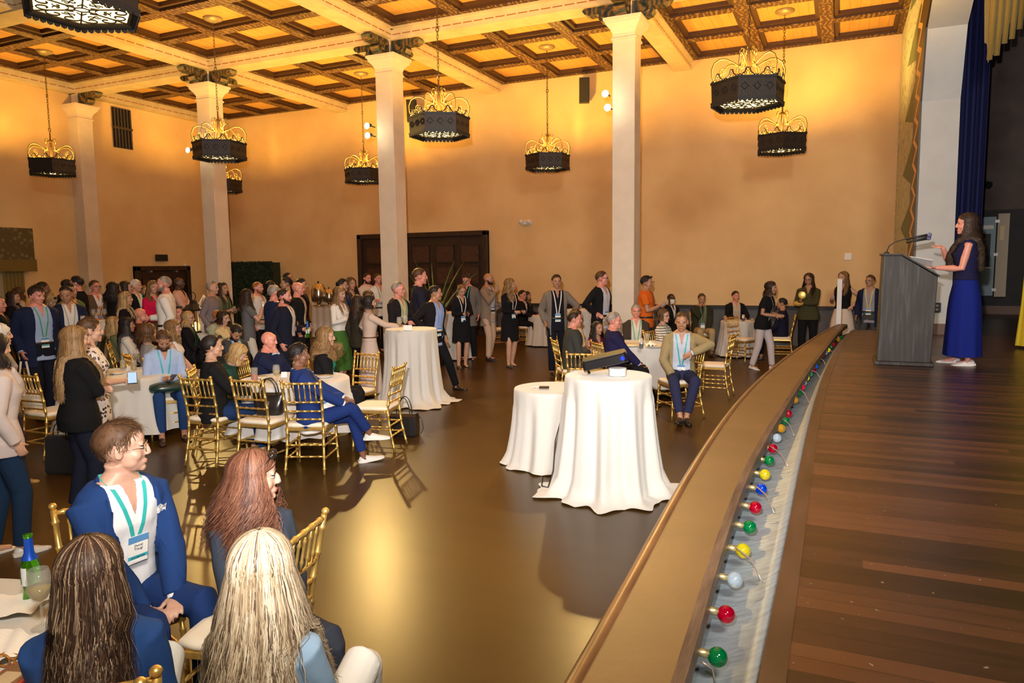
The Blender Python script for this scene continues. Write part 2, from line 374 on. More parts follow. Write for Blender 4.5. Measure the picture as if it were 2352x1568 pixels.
q = aty(1342, 208, YF-.3); speaker_box(q[0], q[2], 'slim black loudspeaker fixed high on the far wall, alone between two beams', 0)
q = aty(946, 255, YF-.3); speaker_box(q[0], q[2], 'slim black loudspeaker on the far wall half hidden by a column', 0)
q = aty(1205, 511, YF); t = thing('emergency_light', 'white twin-head emergency light on the wall above the big doors', 'emergency light', tuple(q))
WH = mat('white_plastic', (.75, .72, .66), .5)
G().bb((-.08, -.06, -.06), (.22, 0, .05)).obj('housing', WH, t, bev=.01)
for x in (-.06, .16): G().ell((x, -.11, .02), (.06, .05, .06)).obj('lamp_head', WH, t, True); 
q = aty(1948, 589, YF); tag(G().bb((q[0]-.08, YF-.03, q[2]-.08), (q[0]+.08, YF, q[2]+.08)).obj('thermostat', WH, bev=.01), 'small white thermostat plate on the far wall near the stage', 'thermostat')
q = atx(423, 610, XL); tag(G().bb((XL, q[1]-.05, q[2]-.07), (XL+.03, q[1]+.05, q[2]+.07)).obj('wall_switch', WH, bev=.008), 'white switch plate beside the left double doors', 'switch')
# ---------------------------------------------------------------- green hedge panel, buffet, urns, plant
def leafpanel():
    m = mat('boxwood', (.01, .03, .01), .7, bump=.8, bscale=50); return m
g = G().bb((-18.9, YF-.45, 0), (-16.65, YF-.12, 2.2))
for _ in range(2600):
    x = random.uniform(-18.92, -16.62); z = random.uniform(.9, 2.22); a = random.uniform(0, 6.28); r = .035
    if random.random() < .12: z = 2.2+random.random()*.03
    y = YF-.46-random.random()*.04; dx, dz = r*math.cos(a), r*math.sin(a)
    g.add([(x-dx, y, z-dz), (x-dz*.4, y-.02, z+dx*.4), (x+dx, y-.01, z+dz), (x+dz*.4, y, z-dx*.4)], [(0, 1, 2, 3)])
tag(g.obj('hedge_panel', mat('boxwood', (.010, .026, .009), .7), fixn=False), 'tall dark green artificial hedge panel against the far wall', 'hedge panel')
# ---------------------------------------------------------------- stage
outer = [(-7, -.45), (0, -.58), (1.67, -.615), (2.3, -.66), (4.2, -.735), (6, -.74), (7.4, -.68), (10, -.48), (13, -.18), (14.2, .02)]
inner = [(-7, -.2), (0, -.28), (1.8, -.315), (2.6, -.38), (3.7, -.43), (5.5, -.35), (7.5, -.28), (10, -.14), (13.2, .05), (14.2, .16)]
edge = [(-7, -.16), (1.9, -.17), (5.1, -.18), (7, -.16), (9, -.1), (11, 0), (12.5, .09), (13.5, .2), (14.2, .3)]
def cv(c, y): return float(np.interp(y, [p[0] for p in c], [p[1] for p in c]))
def sm(c, y): return sum(cv(c, y+d) for d in (-1.2, -.8, -.4, 0, .4, .8, 1.2))/7 if -5 < y < 13 else cv(c, y)
YS = [-7+i*.35 for i in range(59)]+[13.57]
SM = stage_mat()
g = G()
for a, b in zip(YS[:-1], YS[1:]): g.add([(sm(edge, a), a, .82), (12, a, .82), (12, b, .82), (sm(edge, b), b, .82)], [(0, 1, 2, 3)])
for a, b in zip(YS[:-1], YS[1:]): g.add([(sm(edge, a), a, .82), (sm(edge, a), a, .6), (sm(edge, b), b, .6), (sm(edge, b), b, .82)], [(0, 1, 2, 3)])
g.add([(1.58, 13.57, .82), (12, 13.57, .82), (12, 18.5, .82), (1.58, 18.5, .82)], [(0, 1, 2, 3)])
g.add([(sm(edge, 13.57), 13.57, .82), (1.65, 13.57, .82), (1.65, 13.57, 0), (sm(edge, 13.57), 13.57, 0)], [(0, 1, 2, 3)])
struct(g.obj('floor_stage', SM, fixn=False))
g = G()
for a, b in zip(YS[:-1], YS[1:]):
    e0, e1 = sm(edge, a), sm(edge, b); g.add([(e0, a, .823), (e0+.07, a, .823), (e1+.07, b, .823), (e1, b, .823)], [(0, 1, 2, 3)])
struct(g.obj('trim_3', mat('stage_edge_board', (.045, .024, .016), .4, var=.4, scale=12, stretch=(1, .2, 1)), fixn=False))
t = thing('stage_apron', None, None, (0, 0, 0)); t['kind'] = 'structure'
def strip(name, fs, m, smooth=True):
    g = G(); g.loft([[(f(y)[0], y, f(y)[1]) for f in fs] for y in YS+[14.0]], cap=False)
    n = len(fs); 
    o_ = g.obj(name, m, t, smooth, fixn=False); return o_
LIP = mat('apron_lip_paint', (.125, .070, .027), .5, var=.12, scale=3, bump=.1, bscale=30)
LIPB = mat('apron_board', (.10, .062, .04), .5, var=.4, scale=14, bump=.4, bscale=30, stretch=(2, .3, 2))
so = lambda y: sm(outer, y); si = lambda y: sm(inner, y)
strip('lip_top', [lambda y: (so(y)+.04, .885), lambda y: (si(y)-.035, .885), lambda y: (si(y)-.035, .84), lambda y: (so(y)+.04, .84)], LIP, False)
strip('lip_moulding', [lambda y: (so(y)+.05, .889), lambda y: (so(y)+.02, .892), lambda y: (so(y), .87), lambda y: (so(y)-.012, .84), lambda y: (so(y), .8), lambda y: (so(y)+.05, .79)], mat('lip_moulding_wood', (.13, .06, .022), .4, var=.3, scale=10, stretch=(3, .3, 3)))
strip('lip_board', [lambda y: (si(y)-.035, .886), lambda y: (si(y)-.002, .878), lambda y: (si(y), .815), lambda y: (si(y)-.04, .815)], LIPB, False)
strip('fascia', [lambda y: (so(y)+.04, .8), lambda y: (so(y)+.05, .0), lambda y: (so(y)+.08, .0), lambda y: (so(y)+.07, .8)], WOOD, False)
strip('trough', [lambda y: (sm(edge, y), .81), lambda y: (sm(edge, y)-.05, .77), lambda y: (sm(edge, y)*.5+si(y)*.5-.03, .735), lambda y: (so(y)+.1, .70), lambda y: (so(y)+.1, .69), lambda y: (sm(edge, y), .74)], mat('galvanised_trough', (.24, .29, .33), .5, .2, var=.22, scale=5, stretch=(2, 6, 2), bump=.3, bscale=8))
BC = {'green': (0, .28, .08), 'amber': (.75, .42, .02), 'red': (.55, .0, .03), 'yellow': (.85, .75, .02), 'clear': (.6, .72, .82), 'blue': (0, .08, .75)}
BL = [(1930, 776, 'green'), (1923, 781, 'amber'), (1912, 792, 'red'), (1905, 798, 'green'), (1899, 805, 'yellow'), (1893, 811, 'clear'), (1886, 818, 'red'), (1878, 825, 'green'), (1874, 832, 'amber'), (1869, 842, 'blue'), (1864, 851, 'red'), (1856, 860, 'green'), (1848, 869, 'yellow'), (1842, 880, 'clear'), (1837, 890, 'red'), (1829, 904, 'green'), (1821, 920, 'amber'), (1805, 951, 'red'), (1798, 968, 'green'), (1788, 985, 'amber'), (1778, 1007, 'clear'), (1768, 1031, 'red'), (1759, 1059, 'green'), (1749, 1091, 'yellow'), (1740, 1125, 'blue'), (1726, 1167, 'red'), (1712, 1212, 'green'), (1696, 1266, 'yellow'), (1676, 1333, 'clear'), (1655, 1412, 'red'), (1634, 1510, 'green')]
OPQ = {12: 1, 14: 1, 9: 1, 4: 1, 11: 1}
bm0 = {}
seen = {}
for i, (px, py, c) in enumerate(BL):
    q = atz(px, py, .805); key = (c, i in OPQ)
    seen[c] = seen.get(c, 0)+1
    lab = 'round %s footlight bulb under the stage lip, %s of its colour from the far end' % (c, ['first', 'second', 'third', 'fourth', 'fifth', 'sixth', 'seventh', 'eighth', 'ninth', 'tenth'][seen[c]-1])
    q = q+np.array([.018, 0, .006])
    t = thing('footlight_bulb', lab, 'light bulb', tuple(q), 0, 'coloured footlight bulbs along the stage lip')
    if key not in bm0:
        col = BC[c]
        mm = mat('bulb_'+c+str(key[1]), col, .08, 0, coat=.5) if key[1] else mat('bulbglass_'+c, col, .06, 0, trans=.75)
        bm0[key] = (G().ell((0, 0, 0), (.029, .029, .029), 20, 12).mesh('glass_globe', mm, True), G().tube([(-.022, 0, .003), (-.07, 0, .006)], [.013, .012], 10).mesh('socket', mat('brass_socket', (.5, .4, .2), .35, .8), True))
    for n, me in zip(('glass_globe', 'socket'), bm0[key]):
        o = bpy.data.objects.new(n, me); C.objects.link(o); o.parent = t
WR = mat('wire_steel', (.35, .30, .26), .4, .6)
WL = [((1612, 1520), (1643, 1575), 'nearest, cut by the frame'), ((1690, 1257), (1750, 1335), 'beside the nearest amber-yellow bulb'), ((1735, 1115), (1778, 1178), 'across the near blue bulb'), ((1765, 1022), (1810, 1070), 'below the clear bulb halfway along'), ((1795, 960), (1824, 1000), 'across the middle green bulb'), ((1832, 890), (1858, 924), 'below the bright red bulb'), ((1862, 850), (1884, 868), 'below the far blue bulb'), ((1880, 820), (1899, 843), 'beyond the far blue bulb'), ((1903, 803), (1916, 818), 'farthest of all')]
for a, b, l in WL:
    A = atz(*a, .86); B = atz(*b, .79); mid = (A+B)/2+np.array([.01, 0, .018])
    tag(G().tube([A, A*.6+mid*.4, mid, mid*.4+B*.6, B], .0035, 6).obj('trough_wire', WR, None, True), 'thin bent steel wire over the footlight trough, '+l, 'wire', 'wires over the footlight trough')
# proscenium
PW = mat('proscenium_paint', (.52, .54, .53), .8, var=.05, scale=3)
po = [(YF, 0), (YF, 7.6), (YB, 7.6), (YB, 6.35), (6, 6.35), (10.6, 6.2), (12.33, 5.72), (12.93, 5.46), (13.31, 4.47), (13.16, .82), (13.16, 0)]
struct(G().prism(po, 1.08, 1.60, 'x').obj('wall_proscenium', PW))
inn = [(13.2, .0), (13.2, .83), (13.33, 4.47), (12.96, 5.50), (12.35, 5.76), (10.6, 6.24), (6, 6.4), (-3, 6.4)]
mid = [(14.5, .0), (14.5, .83), (14.5, 4.5), (14.45, 5.95), (13.7, 6.2), (12.0, 6.55), (8, 6.7), (-3, 6.7)]
out = [(YF-.02, 0), (YF-.02, .83), (YF-.02, 4.5), (YF-.02, 6.5), (YF-.02, 7.1), (14, 7.1), (8, 7.1), (-3, 7.1)]
for a, b, nm, m_, x in ((inn, mid, 'trim_4', twist_mat(), 1.055), (mid, out, 'trim_5', paisley_mat(), 1.065)):
    g = G()
    for i in range(7): g.add([(x, a[i][0], a[i][1]), (x, a[i+1][0], a[i+1][1]), (x, b[i+1][0], b[i+1][1]), (x, b[i][0], b[i][1])], [(0, 1, 2, 3)]); g.add([(1.08, a[i][0], a[i][1]), (x, a[i][0], a[i][1]), (x, a[i+1][0], a[i+1][1]), (1.08, a[i+1][0], a[i+1][1])], [(0, 1, 2, 3)])
    struct(g.obj(nm, m_))
struct(G().bb((1.04, 13.10, .82), (1.62, 13.16, .985)).obj('trim_6', mat('brown_baseboard', (.12, .06, .04), .5)))
DK = mat('backstage_black', (.014, .012, .013), .7, var=.3, scale=4); BRW = mat('backstage_wall', (.075, .05, .04), .7, var=.35, scale=2)
struct(G().bb((1.58, YF, .6), (12.2, YF+.2, 3.05)).obj('wall_backstage', DK)); struct(G().bb((1.58, YF, 3.05), (12.2, YF+.2, 9)).obj('wall_backstage_upper', BRW))
struct(G().bb((12, YB, .6), (12.2, YF, 9)).obj('wall_stage_rear', DK)); struct(G().bb((1.08, YB, 8.8), (12.2, YF, 9)).obj('ceiling_stage', DK))
struct(G().bb((1.68, YF-.04, .82), (12, YF, 1.0)).obj('baseboard_backstage', mat('brown_baseboard', (.12, .06, .04), .5)))
q = atx(2152, 705, 1.4); q = aty(2152, 706, 13.15)
t = thing('wall_outlet', 'black electrical outlet on the pale arch wall behind the lectern', 'outlet', (q[0], 13.15, q[2]))
G().bb((-.055, -.015, -.075), (.055, 0.01, .075)).obj('outlet_plate', BLK, t, bev=.004)
for z in (-.03, .03): G().tube([(0, -.016, z), (0, -.022, z)], .02, 12).obj('outlet_socket', mat('grey_socket', (.25, .25, .27), .4), t)
def folds(x0, x1, y, z0, z1, n, amp, m, name, parent=None, ph=0, taper=0):
    g = G(); g.grid(lambda u, v: (x0+(x1-x0)*u, y+amp*(math.sin(u*n*2*PI+ph)+.35*math.sin(u*n*4.7*PI+1))*(1-taper*v), z0+(z1-z0)*v), n*12, 6)
    return g.obj(name, m, parent, True, fixn=False)
BV = mat('blue_velvet', (.003, .007, .075), .85)
tag(folds(1.62, 2.03, 13.75, .84, 8.3, 6, .07, BV, 'stage_curtain'), 'deep blue stage curtain hanging behind the proscenium arch', 'curtain')
GV = mat('gold_velvet', (.30, .19, .03), .75, sheen=.3)
def yp(px, py, y): q = aty(px, py, y); return (q[0], q[2])
pl = [(2262, 97), (2268, 100), (2270, 143), (2281, 126), (2285, 108), (2295, 98), (2299, 80), (2309, 74), (2313, 56), (2323, 50), (2327, 32), (2340, 26), (2345, 8), (2362, 0), (2400, -60), (2262, -60)]
y0 = 12.6; P = [yp(a, b, y0) for a, b in pl]
g = G(); g.prism(P[:-2]+[P[-2], P[-1]], y0-.02, y0+.04, 'y')
t = thing('valance', 'gold swagged valance with stepped fringe at the top right of the stage', 'valance', (0, 0, 0))
g.obj('valance_swag', GV, t)
for k in range(9):
    a = P[0]; f = k/9; zt = a[1]+1.4
    x = a[0]+.06+k*.085; zb = float(np.interp(2266+k*9.5, [p[0] for p in pl[2:14]], [yp(*p, y0)[1] for p in pl[2:14]]))+.02
    G().tube([(x, y0-.05, zb), (x+.02, y0-.08, (zb+zt)/2), (x, y0-.05, zt)], [.035, .045, .04], 8).obj('valance_fold', GV, t, True)
yc = 11.2; A = [yp(2353, 645, yc), yp(2345, 700, yc), yp(2331, 788, yc)]
t = thing('tied_curtain', 'mustard yellow drape hem at the right edge of the stage', 'curtain', (0, 0, 0))
xs_ = [A[2][0], A[1][0], A[0][0]]
g = G(); g.grid(lambda u, v: (float(np.interp(v, [0, .5, 1, 1.01], [xs_[0], xs_[1], xs_[2], xs_[2]]))+u*(1.3-v*.8), yc+.04*math.sin(u*60)-.1*u, .86+v*1.1), 90, 10)
g.obj('drape', mat('mustard_drape', (.55, .42, .02), .8), t, True, fixn=False)
G().grid(lambda u, v: (xs_[2]+u*.5*(1+v*.5), yc+.04*math.sin(u*60)-.1*u, 1.96+v*5), 60, 6).obj('drape_upper', mat('mustard_drape', (.55, .42, .02), .8), t, True, fixn=False)
# electrical cabinet
t = thing('electrical_panel', 'open grey electrical panel with beige door on the backstage wall', 'electrical panel', (2.98, YF-.13, 1.22))
GB = mat('panel_blue_grey', (.22, .30, .34), .5); BG = mat('panel_beige', (.42, .34, .24), .5)
G().bb((-.55, 0, 0), (.0, .12, 1.68)).obj('enclosure', GB, t, bev=.005)
G().bb((-.45, -.012, .62), (-.09, .0, 1.32)).obj('breaker_recess', BLK, t)
for x in (-.34, -.27): G().bb((x, -.03, .64), (x+.02, -.012, 1.30)).obj('breaker_rail', mat('steel', (.5, .5, .5), .3, .9), t)
G().bb((-.5, -.02, 1.42), (-.05, .0, 1.5)).obj('nameplate', WH, t); G().bb((-.5, -.02, .58), (-.05, .0, .62)).obj('lower_ledge', WH, t)
G().bb((.02, -.03, -.02), (.23, .0, 1.74)).obj('panel_door', BG, t, bev=.004)
G().bb((.06, -.045, 1.18), (.14, -.03, 1.48)).obj('door_label', mat('yellowed_paper', (.7, .52, .3), .7), t)
for z in (.1, .85, 1.55): G().bb((-.03, -.04, z), (.05, -.02, z+.06)).obj('hinge', mat('steel', (.5, .5, .5), .3, .9), t)
q = aty(2266, 426, YF-.3); 
t = thing('stage_lamp_clamp', 'small black lantern clamp on the backstage wall beside the curtain', 'lamp', tuple(q)); G().tube([(-.1, .2, .1), (.05, 0, 0)], [.03, .08], 10).obj('housing', BLK, t); G().tube([(-.1, .2, .1), (-.1, .3, .2)], .02, 6).obj('bracket', BLK, t)
# ---------------------------------------------------------------- chandeliers
GLOW = mat('mica_glow', (1, .85, .5), .5, emit=(1, .78, .36), es=3.0)
def chandelier():
    R = .52; t = thing('chandelier', 'black iron hexagonal chandelier', 'chandelier', (0, 0, 4.27))
    def hx(r, z, k=0, off=PI/6*0+PI/2): return [(r*math.cos(off+i*PI/3), r*math.sin(off+i*PI/3), z) for i in range(6)]
    g = G(); o1, o2 = hx(R, .02), hx(R*1.02, .30); i1, i2 = hx(R-.02, .02), hx(R*1.0, .30)
    g.loft([o1, o2, i2, i1], closed=True)
    for i in range(6):
        a, b = np.array(o1[i]), np.array(o1[(i+1) % 6]); n_ = (a+b)/2; n_ = n_/np.linalg.norm(n_)*np.array([1, 1, 0])
        for k in range(3):
            c = a+(b-a)*(k+.5)/3+np.array([0, 0, .15])+n_*.012; tg = (b-a)/np.linalg.norm(b-a); s = .05
            pts = [c+tg*s, c+np.array([0, 0, s]), c-tg*s, c-np.array([0, 0, s])]
            g.tube(pts, .006, 4, closed=True)
    g.obj('drum', mat('iron_drum', (.035, .028, .024), .5, .4, bump=.5, bscale=60), t)
    g = G(); g.loft([hx(R+.012, -.0), hx(R+.02, .035), hx(R-.03, .035), hx(R-.03, 0)], closed=True); g.loft([hx(R+.02, .285), hx(R+.028, .315), hx(R-.02, .315), hx(R-.02, .285)], closed=True)
    g.obj('rim_band', M_dark, t)
    g = G()
    for i in range(6):
        a, b = np.array(hx(R+.01, 0)[i]), np.array(hx(R+.01, 0)[(i+1) % 6])
        for k in range(8):
            p = a+(b-a)*(k+.5)/8; tg = (b-a)/np.linalg.norm(b-a)
            ring = [p+tg*.03, p+tg*.024+np.array([0, 0, -.025]), p+np.array([0, 0, -.036]), p-tg*.024+np.array([0, 0, -.025]), p-tg*.03]
            nn = np.array([tg[1], -tg[0], 0])*.006
            n5 = len(ring); g.add([x+nn for x in ring]+[x-nn for x in ring], [tuple(range(n5)), tuple(range(2*n5-1, n5-1, -1))]+[(j, (j+1) % n5, n5+(j+1) % n5, n5+j) for j in range(n5)])
    g.obj('fringe', M_dark, t)
    g = G()
    for i in range(6):
        a, b = np.array(hx(R+.01, .315)[i]), np.array(hx(R+.01, .315)[(i+1) % 6])
        for k in range(2):
            pts = []
            for j in range(13):
                u = j/12; h = .105*math.exp(-((u-.5)/.17)**2)+.018*math.sin(u*PI*6)**2; pts.append(a+(b-a)*((k+u)/2)+np.array([0, 0, h]))
            g.tube(pts, .009, 5)
            c = a+(b-a)*(k+.5)/2
            for s, h in ((-.035, .03), (.035, .03), (0, .075)):
                tg = (b-a)/np.linalg.norm(b-a); cc = c+tg*s+np.array([0, 0, h]); g.tube([cc+.018*(math.cos(q)*tg+math.sin(q)*np.array([0, 0, 1])) for q in [j*PI/4 for j in range(8)]], .004, 4, closed=True)
    g.obj('crest', M_dark, t)
    # glowing mica plate and scroll grille below
    G().loft([hx(R-.03, .045), hx(R-.03, .052)]).obj('diffuser', GLOW, t)
    g = G()
    def spiral(c, r0, turns, a0, sgn, n=16): return [c+np.array([r0*(1-.75*j/n)*math.cos(a0+sgn*turns*2*PI*j/n), r0*(1-.75*j/n)*math.sin(a0+sgn*turns*2*PI*j/n), 0]) for j in range(n+1)]
    z = .032
    for i in range(6):
        a = i*PI/3+PI/2; u = np.array([math.cos(a), math.sin(a), 0]); w_ = np.array([-math.sin(a), math.cos(a), 0]); c0 = np.array([0, 0, z])
        g.tube([c0+u*.06, c0+u*.45], .008, 4); g.tube([c0+u*.1+w_*.04, c0+u*.16, c0+u*.1-w_*.04], .007, 4)
        for s in (-1, 1):
            g.tube(spiral(c0+u*.30+w_*s*.085, .085, .95, a+s*PI/2+PI, s), .008, 4); g.tube(spiral(c0+u*.42+w_*s*.13, .055, .95, a-s*.5, -s), .007, 4)
            g.tube(spiral(c0+u*.19+w_*s*.07, .04, .9, a, s), .006, 4)
    g.lathe([(.058, z-.006), (.07, z), (.058, z+.006)], n=16, cap=False)
    for i in range(6):
        a, b = np.array(hx(R-.05, z)[i]), np.array(hx(R-.05, z)[(i+1) % 6]); g.tube([a, b], .022, 4)
    g.obj('grille', mat('grille_iron', (.06, .04, .015), .6, .3), t)
    # scroll arms
    for i in range(6):
        a = i*PI/3+PI/3+PI/6*0+PI/2; u = np.array([math.cos(a), math.sin(a), 0]); Z = np.array([0, 0, 1.0])
        def sc(pts, r): return g.tube([u*x+Z*z_ for x, z_ in pts], r, 6, flat=.35, up=np.cross(u, Z))
        g = G(); sc([(.47, .30), (.52, .40), (.53, .50), (.49, .60), (.41, .655), (.32, .655), (.22, .61), (.13, .55), (.07, .56)], .011)
        sc([(.09, .56), (.09, .68), (.06, .74), (.02, .79)], .009); sc([(.10, .70), (.13, .76), (.10, .81), (.06, .80), (.055, .76), (.085, .75)], .009)
        sc([(.10, .60), (.16, .52), (.17, .42), (.13, .32)], .009)
        def spu(cx, cz, r0, a0, sg, tn=1.4): sc([(cx+r0*(1-.8*j/18)*math.cos(a0+sg*tn*2*PI*j/18), cz+r0*(1-.8*j/18)*math.sin(a0+sg*tn*2*PI*j/18)) for j in range(19)], .007)
        spu(.36, .48, .055, -1.2, 1); spu(.42, .39, .05, 2, -1); spu(.27, .36, .045, 0, 1); sc([(.47, .32), (.40, .34), (.37, .42)], .007); sc([(.30, .32), (.28, .31), (.22, .38)], .006)
        g.obj('scroll_arm', M_scroll, t, True)
    g = G(); g.lathe([(.02, .05), (.03, .3), (.02, .5), (.035, .62), (.02, .74), (.012, .95)], n=10); g.obj('centre_rod', M_scroll, t, True)
    g = G(); z0, z1 = .93, 2.72; n_ = 30
    for k in range(n_):
        zc = z0+(z1-z0)*(k+.5)/n_; big = 1.7 if k in (1, 14) else 1; a = k % 2*PI/2; u = np.array([math.cos(a), math.sin(a), 0]); h = (z1-z0)/n_*.64
        g.tube([np.array([0, 0, zc])+u*.016*big*math.cos(q)+np.array([0, 0, 1])*h*math.sin(q) for q in [j*PI/5 for j in range(10)]], .0055*big, 4, closed=True)
    g.obj('chain', mat('chain_bronze', (.16, .10, .04), .45, .7), t)
    G().lathe([(.01, 2.72), (.03, 2.70), (.12, 2.74), (.19, 2.77), (.19, 2.802)], n=20).obj('ceiling_rose', mat('rose_bronze', (.35, .28, .15), .5, .5), t, True)
    return t
CH = chandelier()
chl = [(-6.42, 16.25, 'of the back row, between two columns right of the big doors', -.0), (-1.2, 16.2, 'of the back row nearest the stage', 0), (-11.65, 16.2, 'of the back row, half hidden by a column', 0), (-16.6, 16.1, 'farthest, peeking out behind the left free-standing column', 0),
       (-6.5, 11.3, 'hanging in front of the wall speaker and the big doors', 0), (-1.32, 11.3, 'larger looking, closest to the stage arch', 0), (-11.8, 11.4, 'in front of the left free-standing column', 0), (-17.0, 11.3, 'farthest left in the hall, by the wall pilaster', 0),
       (-6.55, 4.75, 'nearest, seen from below at the top left', .1), (-1.2, 4.9, 'above the projector table', 0), (-11.7, 4.9, 'outside the picture on the left', 0), (-6.4, -1.8, 'behind', 0), (-1.2, -1.8, 'behind the stage edge', 0)]
for i, (x, y, l, dz) in enumerate(chl[:11]):
    if 'outside' in l: continue
    c = CH if i == 0 else dup(CH, (x, y, 4.27+dz))
    c.location = (x, y, 4.27+dz); c.rotation_euler = (0, 0, .15*math.sin(i*2.3)); c['label'] = ('iron hexagonal chandelier '+l); c['group'] = 'iron chandeliers under the coffered ceiling'
    light('chandelier_lamp', 'POINT', (x, y, 4.27+dz+.16), 760 if x > -16 else 430, (1, .51, .085), shadow_soft_size=.12)
# ---------------------------------------------------------------- chairs
CUSH = mat('ivory_cushion', (.78, .70, .55), .8, sheen=.2, bump=.1, bscale=30)
def bam(g, pts, r, nodes_=5, n=8):
    P = [np.array(p, float) for p in pts]; L = [0]
    for a, b in zip(P[:-1], P[1:]): L.append(L[-1]+np.linalg.norm(b-a))
    T = L[-1]; ts = set([0, T])|set(L)
    for k in range(nodes_):
        c = T*(k+.5)/nodes_
        for d in (-.011, -.005, .005, .011):
            if 0 < c+d < T: ts.add(c+d)
    ts = sorted(ts); pp = []; rr = []
    for s in ts:
        i = max(0, min(len(P)-2, int(np.searchsorted(L, s, 'right'))-1)); u = (s-L[i])/(L[i+1]-L[i]); pp.append(P[i]*(1-u)+P[i+1]*u)
        near = min(abs(s-T*(k+.5)/nodes_) for k in range(nodes_)); rr.append(r*1.32 if near < .006 else r)
    return g.tube(pp, rr, n)
def chiavari():
    t = thing('chiavari_chair', 'gold chiavari chair', 'chair')
    def part(n, pts, r, k): bam(G(), pts, r, k).obj(n, GOLD, t, True)
    G().loft([[(sx*w_, y*1.0, z) for sx, y in [(-.93, -d), (-1, -d*.5), (-1, d*.6), (-.93, d), (-.5, d*1.04), (.5, d*1.04), (.93, d), (1, d*.6), (1, -d*.5), (.93, -d), (.5, -d*1.02), (-.5, -d*1.02)]] for w_, d, z in [(.18, .18, .445), (.197, .197, .452), (.203, .203, .468), (.195, .195, .484), (.16, .16, .492)]]).obj('seat_cushion', CUSH, t, True)
    g = G(); W = .20
    g.bb((-W, -W, .415), (W, -W+.03, .447)).bb((-W, W-.03, .415), (W, W, .447)).bb((-W, -W+.03, .415), (-W+.03, W-.03, .447)).bb((W-.03, -W+.03, .415), (W, W-.03, .447)); g.bb((-W+.03, -W+.03, .43), (W-.03, W-.03, .445)); g.obj('seat_frame', GOLD, t, bev=.004)
    for s in (-1, 1):
        part('leg', [(s*.20, .205, 0), (s*.185, .185, .43)], .0125, 4)
        part('back_leg', [(s*.19, -.27, 0), (s*.178, -.215, .25), (s*.175, -.195, .45), (s*.178, -.215, .62), (s*.185, -.275, .90)], .0135, 8)
        G().ell((s*.186, -.281, .915), (.018, .018, .016), 10, 6).obj('finial', GOLD, t, True)
        part('side_stretcher', [(s*.195, .198, .15), (s*.185, -.235, .15)], .009, 5); part('side_stretcher', [(s*.19, .192, .27), (s*.18, -.218, .27)], .009, 5)
    part('front_stretcher', [(-.195, .20, .19), (.195, .20, .19)], .009, 4); part('front_stretcher', [(-.19, .193, .30), (.19, .193, .30)], .009, 4)
    part('rear_stretcher', [(-.183, -.232, .17), (.183, -.232, .17)], .009, 4); part('rear_stretcher', [(-.18, -.212, .28), (.18, -.212, .28)], .009, 4)
    part('top_rail', [(-.183, -.27, .885), (.183, -.27, .885)], .0115, 5)
    part('back_rail', [(-.18, -.232, .70), (.18, -.232, .70)], .0095, 5); part('back_rail', [(-.178, -.214, .61), (.178, -.214, .61)], .0095, 5); part('back_rail', [(-.176, -.204, .53), (.176, -.204, .53)], .0095, 5)
    for k in range(6):
        x = -.13+k*.052; part('spindle', [(x, -.233, .70), (x, -.269, .885)], .007, 2)
    return t
CHAIR = chiavari(); nch = [0]
def chair(px, py, face, label, z=.46, grp='gold chiavari chairs around the tables', at=None):
    q = atz(px, py, z) if at is None else at
    lab = 'gold chiavari chair '+label
    rz = math.radians(face+24.5-math.degrees(math.atan((px-1176)/FPX)))-PI/2
    if nch[0] == 0: t = CHAIR; t.location = (q[0], q[1], 0); t.rotation_euler = (0, 0, rz); t['label'] = lab; t['group'] = grp
    else: t = dup(CHAIR, (q[0], q[1], 0), rz, lab, grp)
    nch[0] += 1; return t
chair(613, 962, 52, 'with a black handbag on its seat, in the near row')
chair(865, 932, 158, 'standing empty and sideways in front of the black bag on the floor')
chair(812, 898, -130, 'empty, behind the curly-haired woman in green')
chair(122, 945, 35, 'with the white tote bag hung on its back')
chair(108, 868, 30, 'partly hidden behind the black cardigan, only its top rail showing')
chair(1345, 885, 80, 'with only its top rail showing behind the projector table')
chair(1640, 838, 168, 'empty and turned sideways, close to the stage apron')
chair(1706, 779, -35, 'empty at the small round table in front of the young man')
chair(1150, 755, 20, 'small in the distance behind the woman in black skirt')
